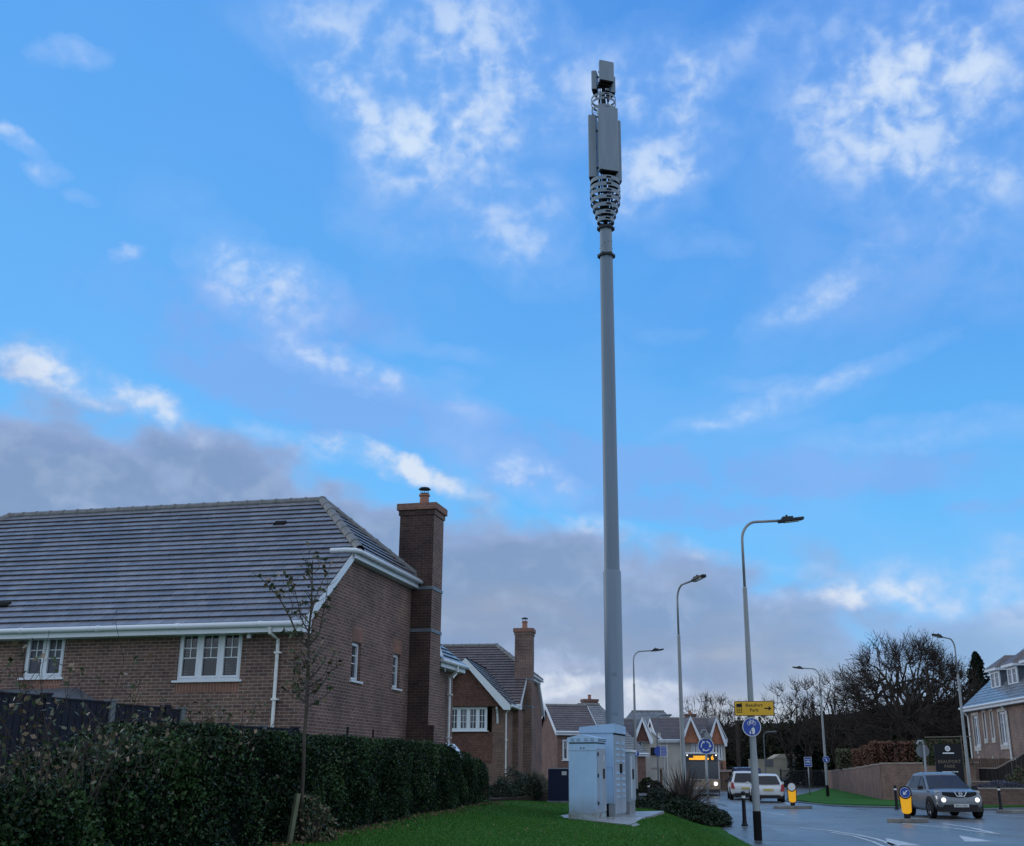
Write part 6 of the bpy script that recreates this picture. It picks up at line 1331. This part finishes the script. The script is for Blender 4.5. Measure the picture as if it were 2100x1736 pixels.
# beech columns behind the garden wall
cols = [(1742, 75, .9, 'twig_leaf'), (1760, 74, .35, 'beech_leaf'), (1769, 73.5, .35, 'beech_leaf'), (1779, 73, .3, 'beech_leaf'), (1788, 72.5, .3, 'beech_leaf'), (1803, 71, .55, 'beech_leaf'), (1822, 70, .5, 'beech_leaf'), (1852, 68, .28, 'beech_leaf'), (1871, 67, .5, 'beech_leaf'), (1893, 66.5, .42, 'twig_leaf')]
nums = ['green leaved hedge column at the left end of the clipped row', 'narrow russet hedge column, first after the green one', 'narrow russet hedge column, second after the green one', 'narrow russet hedge column left of a small gap', 'narrow russet hedge column beside the broad one', 'broad russet hedge column left of the tall pair', 'broad russet hedge column before the wide dark gap', 'thin pale russet column right of the wide dark gap', 'broad russet column above the silver car', 'mottled column behind the round sign back']
for (px, Y, hw_, lf), lab in zip(cols, nums):
    if px < 1809: k_ = (px - CX) / 2403; dx_, dy_ = wb[0] - wa[0], wb[1] - wa[1]; f_ = (k_ * wa[1] - wa[0]) / (dx_ - k_ * dy_); Y_n = wa[1] + dy_ * f_; hw_ *= Y_n / Y * .85; Y = Y_n + 2.0 + 3.6 * hw_
    else: Y = Y + .5; hw_ *= .85
    p = at(px, 1583, Y); top = zat(1522 if px > 1795 else (1530 if px > 1775 else 1537), Y); t = thing('hedge_column', lab, 'hedge', (p.x, Y, 0), 0, 'clipped columns behind the garden wall'); m_ = int(2600 * hw_ / .4)
    P_ = np.stack([rng.uniform(-hw_, hw_, m_) * 1.0, rng.uniform(-.45, .45, m_), rng.uniform(1.75, top, m_)], 1); P_ += rng.normal(0, .04, P_.shape); leaf_quads('foliage', P_, .12, lf, t); MB().tube([(0, 0, 0), (0, 0, top - .1)], .04, 6).build('trunk', 'bark', t)
    MB().box(-hw_ * .8, hw_ * .8, -.3, .3, 1.8, top - .15).build('inner_growth', 'hedge_core', t)  # opaque dark core added inside the column's leaves
p = at(1945, 1583, 60); t = thing('pleached_hedge', 'flat trained hedge panel on canes above the black monument sign', 'hedge', (p.x, 60, 0)); top = zat(1513, 60); m_ = 9000
leaf_quads('foliage', np.stack([rng.uniform(-1.2, 1.1, m_), rng.uniform(-.2, .2, m_), rng.uniform(1.9, top - .1, m_)], 1), .11, 'twig_leaf', t); MB().tube([(-1.1, -.2, top), (1.35, -.2, top + .05)], .03, 5).build('cane', 'straw', t)
for x in (.75, 1.3): MB().tube([(x, -.2, 0), (x, -.2, top + .1)], .03, 5).build('cane', 'straw', t)

# ------------------------------------------------------------------ trees
def grow(b, p, d, L_, r_, depth, rs, tips, up=.12, spread=.62, kids=(3, 4), wob=.22, minr=.012):
    k = 4 if depth > 1 else 3; pts = [p]; q = p; dd = d.normalized()
    for i in range(k): dd = (dd + Vector((rs.gauss(0, wob), rs.gauss(0, wob), rs.gauss(0, wob) + up))).normalized(); q = q + dd * L_ / k; pts.append(q)
    r1 = r_ * .55; rads = [r_ + (r1 - r_) * i / k for i in range(k + 1)]; b.tube(pts, rads, 7 if depth > 4 else 5 if depth > 2 else 3, False)
    if depth <= 0: tips.append(pts[-1]); tips.append(pts[1]); return
    for c in range(rs.randint(*kids)):
        f = rs.uniform(.35, 1.) if c else 1.; i = min(k - 1, int(f * k)); o = pts[i] + (pts[i + 1] - pts[i]) * (f * k - i if f < 1 else 1); base = (pts[i + 1] - pts[i]).normalized()
        ax = Vector((rs.gauss(0, 1), rs.gauss(0, 1), rs.gauss(0, .6))); ax = (ax - base * ax.dot(base)).normalized(); nd = (base + ax * spread * rs.uniform(.6, 1.35)).normalized()
        grow(b, o, nd, L_ * rs.uniform(.62, .84), max(minr, r1 * rs.uniform(.6, .95)), depth - 1, rs, tips, up, spread, kids, wob, minr)
def bare_tree(seed, H_, Rc, label, group, shell=150, twigs=7, leaves=0, lf='brown_leaf', trunk=.2, tr=.2, minr=.016, lsz=.16, name='bare_tree', limbs=7, round_=.92):
    """rounded leafless crown: limbs fan from the trunk, branches reach out to the crown's surface and end in sprays of twigs"""
    rs = random.Random(seed); t = thing(name, label, 'tree', (0, 0, 0), 0, group); b = MB(); tips = []; nodes = []
    zt0 = H_ * trunk; MB().tube([(0, 0, -.3), (.03, .02, zt0 * .5), (0, .0, zt0 * 1.1)], [tr * 1.4, tr * 1.1, tr * .9], 9).build('trunk', 'bark_far', t)
    zc = H_ * .52; rz_c = H_ * .48
    def surf(az_, el_, f=1.): return Vector((Rc * math.cos(az_) * math.cos(el_) * f, Rc * math.sin(az_) * math.cos(el_) * f, zc + rz_c * math.sin(el_) * f))
    def curve(p, q, k, wob, bow):
        pts = [p]; d = q - p
        for i in range(1, k + 1): f = i / k; pts.append(p + d * f + Vector((0, 0, bow * math.sin(f * math.pi) * d.length)) + (Vector((rs.gauss(0, wob), rs.gauss(0, wob), rs.gauss(0, wob))) * d.length * (0 if i == k else 1)))
        return pts
    for k in range(limbs):
        a = k * 6.283 / limbs + rs.uniform(-.4, .4); q = surf(a, rs.uniform(.15, 1.15), rs.uniform(.62, .85)); pts = curve(Vector((0, 0, zt0 * rs.uniform(.75, 1.1))), q, 6, .05, .10)
        b.tube(pts, [tr * .62 * (1 - .8 * i / 6) for i in range(7)], 7, False); nodes += [(p, tr * .62 * (1 - .8 * i / 6)) for i, p in enumerate(pts) if i > 0]
        for j in range(4):
            i = rs.randint(2, 5); q2 = surf(a + rs.gauss(0, .5), rs.uniform(-.1, 1.4), rs.uniform(.7, .9)); pp = curve(pts[i], q2, 4, .06, .05); r0 = tr * .3; b.tube(pp, [r0 * (1 - .7 * m / 4) for m in range(5)], 5, False); nodes += [(p, r0 * (1 - .7 * m / 4)) for m, p in enumerate(pp) if m > 0]
    for k in range(shell):
        az_ = rs.uniform(0, 6.283); el_ = math.asin(rs.uniform(-.45, 1.)); q = surf(az_, el_, rs.uniform(round_, 1.04) * (1 + .06 * math.sin(az_ * 3 + seed) + .05 * math.sin(el_ * 7)))
        best = min(nodes, key=lambda n_: (n_[0] - q).length + (3 if (n_[0].z > q.z + .8) else 0)); pp = curve(best[0], q, 4, .07, .04); r0 = max(minr * 1.5, min(best[1] * .7, .05)); b.tube(pp, [r0 + (minr - r0) * m / 4 for m in range(5)], 4, False)
        for j in range(twigs):
            i = rs.randint(1, 4); p = pp[i]; out = (q - Vector((0, 0, zc * .7))).normalized(); d = (out + Vector((rs.gauss(0, .6), rs.gauss(0, .6), rs.gauss(.15, .5)))).normalized() * rs.uniform(.5, 1.25) * H_ / 13; m_ = p + d * .5 + Vector((rs.gauss(0, .08), rs.gauss(0, .08), 0)); e_ = p + d; b.tube([p, m_, e_], [minr, minr * .8, minr * .5], 3, False); tips.append(e_)
            d2 = (d + Vector((rs.gauss(0, .4), rs.gauss(0, .4), rs.gauss(0, .4)))) * .55; b.tube([m_, m_ + d2], [minr * .7, minr * .4], 3, False); tips.append(m_ + d2)
    b.build('branches', 'bark_far', t)
    if leaves: P_ = np.array([tuple(x) for x in tips]); P_ = P_[rng.integers(0, len(P_), leaves)] + rng.normal(0, .15, (leaves, 3)); leaf_quads('leaves', P_, lsz, lf, t)
    return t
TR = [(1438, 132, 1424, 'bare tree behind the orange gables, left one', 1), (1478, 128, 1428, 'bare tree behind the orange gables, right one', 2), (1516, 134, 1436, 'slim bare tree left of the yellow sign', 1), (1622, 126, 1402, 'bare tree right of the yellow sign', 3), (1662, 122, 1392, 'open crowned bare tree beside the verge lamp', 2), (1718, 118, 1378, 'tall bare tree between the verge lamp and the great tree', 1), (1760, 116, 1400, 'bare tree at the left flank of the great tree', 3)]
protos = {}
for px, Y, top, lab, kd in TR:
    z = zat(top, Y); p = at(px, 1583, Y)
    if kd not in protos: protos[kd] = bare_tree(40 + kd, 11, (3.0, 2.4, 3.6)[kd - 1], lab, 'bare trees along the wood', shell=(90, 70, 110)[kd - 1], twigs=6, minr=.017, trunk=.25); tt = protos[kd]; tt.location = (p.x, Y, 0); tt.scale = (z / 11.2,) * 3
    else: dup(protos[kd], (p.x, Y, 0), R(px), lab, z / 11.2)
z = zat(1306, 100); p = at(1872, 1583, 100); bare_tree(5, z * .97, 5.5, 'great spreading leafless tree with a rounded crown, tallest in the wood', None, shell=420, twigs=9, leaves=1500, tr=.42, minr=.02, name='great_tree', limbs=11, lsz=.13, trunk=.16).location = (p.x, 100, 0)
z = zat(1352, 104); p = at(1960, 1583, 104); bare_tree(8, z * .97, 3.9, 'second rounded leafless tree between the great tree and the conifer', None, shell=230, twigs=8, leaves=1800, tr=.3, minr=.02, name='bare_tree', limbs=8, trunk=.16).location = (p.x, 104, 0)
# conifers
def conifer(px, Y, top, r_, label, n=9000):
    z = zat(top, Y); p = at(px, 1583, Y); t = thing('conifer', label, 'tree', (p.x, Y, 0)); MB().tube([(0, 0, 0), (0, 0, z * .98)], [.22, .03], 7).build('trunk', 'bark_far', t)
    h = rng.random(n) ** .8; a = rng.random(n) * 6.283; lay = .68 + .32 * np.sin(h * 46 + 3 * np.sin(a * 2 + 1)); rr_ = r_ * (1 - h) ** .8 * lay * rng.random(n) ** .4 * (1 + .25 * np.sin(a * 3 + h * 9)) + .08; P_ = np.stack([rr_ * np.cos(a), rr_ * np.sin(a), 1 + h * (z - 1) - rr_ * .25], 1); leaf_quads('foliage', P_, .36, 'conifer_leaf', t, asp=.4)
conifer(2027, 104, 1338, 4.0, 'dark pointed conifer behind the right house roof'); conifer(1656, 124, 1508, 3.0, 'small dark cone shaped conifer in the wood behind the verge lamp', 5000)
# the wood as one mass, and a hill behind it
prof = [(1380, 1492), (1450, 1482), (1500, 1478), (1560, 1480), (1610, 1474), (1640, 1466), (1690, 1472), (1735, 1468), (1765, 1452), (1800, 1442), (1840, 1446), (1900, 1436), (1960, 1420), (2010, 1420), (2060, 1412), (2150, 1420)]
n = 90000; pxs = rng.uniform(1385, 2140, n * 2); tops = np.interp(pxs, [a for a, _ in prof], [b_ for _, b_ in prof]); Yb = np.interp(pxs, [1385, 1700, 1800, 2140], [146, 132, 108, 96]); Yd = Yb + rng.random(2 * n) * 10; kx = (pxs - CX) / FPX
zt_ = EYE + (1583 - tops) / 2403 * Yb * 1.03; hh = rng.random(2 * n); lmp = .5 + .5 * np.sin(pxs * .11) * np.sin(pxs * .043 + 1) + .25 * np.sin(pxs * .31); z_ = hh * (zt_ - .0) * (.86 + .14 * lmp) + rng.normal(0, .25, 2 * n)
den = np.sin(pxs * .21 + z_ * 1.3) * np.sin(z_ * 2.1 + pxs * .13) ; kp = (rng.random(2 * n) < .55 + .4 * den) & (z_ > 0)
xw = kx * Yd * 1.0 / .9547 * .955 * 1.045
P_ = np.stack([xw, Yd, z_], 1)[kp][:n]; o = leaf_quads('woodland', P_, .42, 'wood_leaf'); tag(o, 'dark wood of ivy, holly and bare scrub filling the background', 'wood', kind='stuff')
b = MB(); k = 40
for i in range(k + 1):
    px = 1370 + i * 20; Y = float(np.interp(px, [1385, 1700, 1800, 2140], [162, 150, 124, 112])); zt2 = EYE + (1583 - float(np.interp(px, [a for a, _ in prof], [c_ for _, c_ in prof])) - 10) / 2403 * Y; x = (px - CX) / 2403 * Y
    b.v += [(x, Y - 3, -.2), (x, Y, zt2 * .9), (x + 2, Y + 30, zt2 * .95 + 1), (x + 20, Y + 160, -.2)]
for i in range(k):
    for j in range(3): a = i * 4 + j; b.f.append((a, a + 4, a + 5, a + 1)); b.m.append(0)
tag(b.build('hillside', 'hedge_core'), kind='structure')
# low hedge lines by the rendered row
p = at(1340, 1583, 92); shrub('shrub', 'dark clipped shrub in front of the rendered row, left', (p.x - .4, 92, 0), 1.3, .8, 1.0, 2200, 'wood_leaf', .2, 'bush')
# ------------------------------------------------------------------ the sapling
YT = 15.6; base = at(606, 1728, YT)
sx, sy = at(612, 1720, YT).x, YT; sz0 = lawn_z(sx, sy)
ST = thing('sapling', 'slender young tree with a few last leaves, tied to stakes before the hedge', 'tree', (sx, sy, sz0)); O_ = Vector((sx, sy, sz0))
def pt(px, py, dy=0.): return at(px, py, YT + dy) - O_
b = MB().tube([Vector((0, 0, -.05)), pt(618, 1650), pt(622, 1580), pt(624, 1510), pt(629, 1450), pt(631, 1400)], [.030, .028, .026, .025, .024, .022], 10); b.build('trunk', 'bark', ST, smooth=True)
BR = [([(631, 1400), (632, 1360), (633, 1300), (638, 1250), (640, 1200), (641, 1150)], .026, 0), ([(633, 1420), (618, 1400), (596, 1388)], .010, .1), ([(628, 1440), (600, 1430), (582, 1410)], .009, -.2), ([(631, 1395), (650, 1378), (668, 1352)], .012, .15), ([(632, 1425), (655, 1412), (680, 1375), (694, 1365)], .012, -.1), ([(630, 1450), (650, 1440), (682, 1415)], .010, .2),
 ([(633, 1330), (612, 1310), (596, 1270), (572, 1225), (548, 1200), (530, 1180)], .016, .2), ([(634, 1325), (655, 1300), (662, 1260), (668, 1232), (672, 1200)], .014, -.2), ([(634, 1300), (618, 1270), (608, 1225), (600, 1190)], .010, -.3), ([(636, 1270), (646, 1230), (660, 1195), (678, 1160)], .010, .3), ([(596, 1270), (600, 1240), (590, 1210)], .007, .2), ([(572, 1225), (585, 1215), (580, 1190)], .006, .1), ([(640, 1200), (630, 1175), (636, 1150)], .007, 0), ([(640, 1180), (655, 1165), (652, 1145)], .006, 0),
 ([(632, 1370), (648, 1350), (655, 1330)], .008, .1), ([(632, 1365), (612, 1350), (602, 1335)], .008, -.1), ([(631, 1410), (612, 1385), (604, 1368)], .008, .2), ([(633, 1410), (660, 1395), (690, 1330)], .007, -.2), ([(630, 1435), (612, 1420), (592, 1432)], .006, .1)]
b = MB(); LP = []; rs = random.Random(3)
for pl_, r_, dy in BR:
    k = len(pl_); pts = [pt(x, y, dy * i / (k - 1)) for i, (x, y) in enumerate(pl_)]; b.tube(pts, [r_ * (1 - .75 * i / (k - 1)) for i in range(k)], 6, False)
    for i in range(1, k):
        for j in range(5):
            f = rs.random(); q = pts[i - 1] + (pts[i] - pts[i - 1]) * f; d = Vector((rs.uniform(-1, 1), rs.uniform(-1, 1), rs.uniform(.1, 1))).normalized() * rs.uniform(.08, .26); b.tube([q, q + d * .5, q + d + Vector((0, 0, .02))], [r_ * .35, r_ * .25, .002], 4, False)
            if rs.random() < .55: LP.append(tuple(q + d))
            if rs.random() < .35: LP.append(tuple(q + d * .5))
b.build('branches', 'bark', ST); leaf_quads('leaves', LP + [tuple(Vector(q) + Vector((rs.gauss(0, .03), rs.gauss(0, .03), rs.gauss(0, .03)))) for q in LP[::2]], .085, 'twig_leaf', ST)
for (x0, y0, x1, y1, lab, dz, m_) in ((592, 1728, 611, 1628, 'leaning pale timber stake left of the sapling', -.35, 'stake'), (650, 1718, 644, 1655, 'dark timber stake right of the sapling', .1, 'timber_dark')):
    a = at(x0, y0, YT + dz); a.z = lawn_z(a.x, a.y) - .05; c_ = at(x1, y1, YT + dz); d = c_ - a
    t = thing('tree_stake', lab, 'stake', a, 0, 'stakes beside the sapling'); MB().tube([(0, 0, 0), d], .038, 4).build('stake_post', m_, t); MB().tube([d * .96 + Vector((0, 0, 0)), (Vector((sx, sy, 0)) - Vector((a.x, a.y, 0))) * .95 + Vector((0, 0, d.z * .95))], .018, 5).build('tie_strap', 'black_matt', t)
shrub('shrub', 'small dark leafy growth around the sapling stakes', (at(640, 1700, 15.5).x, 15.5, sz0 - .02), .32, .25, .55, 700, 'twig_leaf', .06, 'plant')
# ------------------------------------------------------------------ grass blades on the lawn
n = 150000; gy = 14 + 30 * rng.random(n) ** 1.7; ge = np.interp(gy, [a for a, _ in EDGE], [b_ for _, b_ in EDGE]); gx0 = -4.248 + (gy - 4) * 0.0760 + .1; gx = gx0 + (ge - gx0 + .02) * rng.random(n)
inslab = np.zeros(n, bool)
for i in range(len(slab)):
    (x1_, y1_), (x2_, y2_) = slab[i][:2], slab[(i + 1) % len(slab)][:2]; inslab ^= ((y1_ > gy) != (y2_ > gy)) & (gx < (x2_ - x1_) * (gy - y1_) / ((y2_ - y1_) or 1e-9) + x1_)
gx = gx[~inslab]; gy = gy[~inslab]; n = len(gx); gz_ = np.array([lawn_z(a, b_) for a, b_ in zip(gx.tolist(), gy.tolist())]); hgt = rng.uniform(.015, .035, n); a_ = rng.random(n) * 6.283; wd = .007
v = np.empty((n, 3, 3)); v[:, 0] = np.stack([gx - wd * np.cos(a_), gy - wd * np.sin(a_), gz_ - .005], 1); v[:, 1] = np.stack([gx + wd * np.cos(a_), gy + wd * np.sin(a_), gz_ - .005], 1); v[:, 2] = np.stack([gx + rng.normal(0, .012, n), gy + rng.normal(0, .012, n), gz_ + hgt], 1)
me = bpy.data.meshes.new('grass'); me.vertices.add(3 * n); me.vertices.foreach_set('co', v.ravel()); me.loops.add(3 * n); me.loops.foreach_set('vertex_index', np.arange(3 * n)); me.polygons.add(n); me.polygons.foreach_set('loop_start', np.arange(n) * 3); me.update(); me.validate(); me.materials.append(M['grass_blade']); o = bpy.data.objects.new('grass', me); C.objects.link(o); tag(o, 'short green mown grass blades covering the lawn', 'grass', kind='stuff')
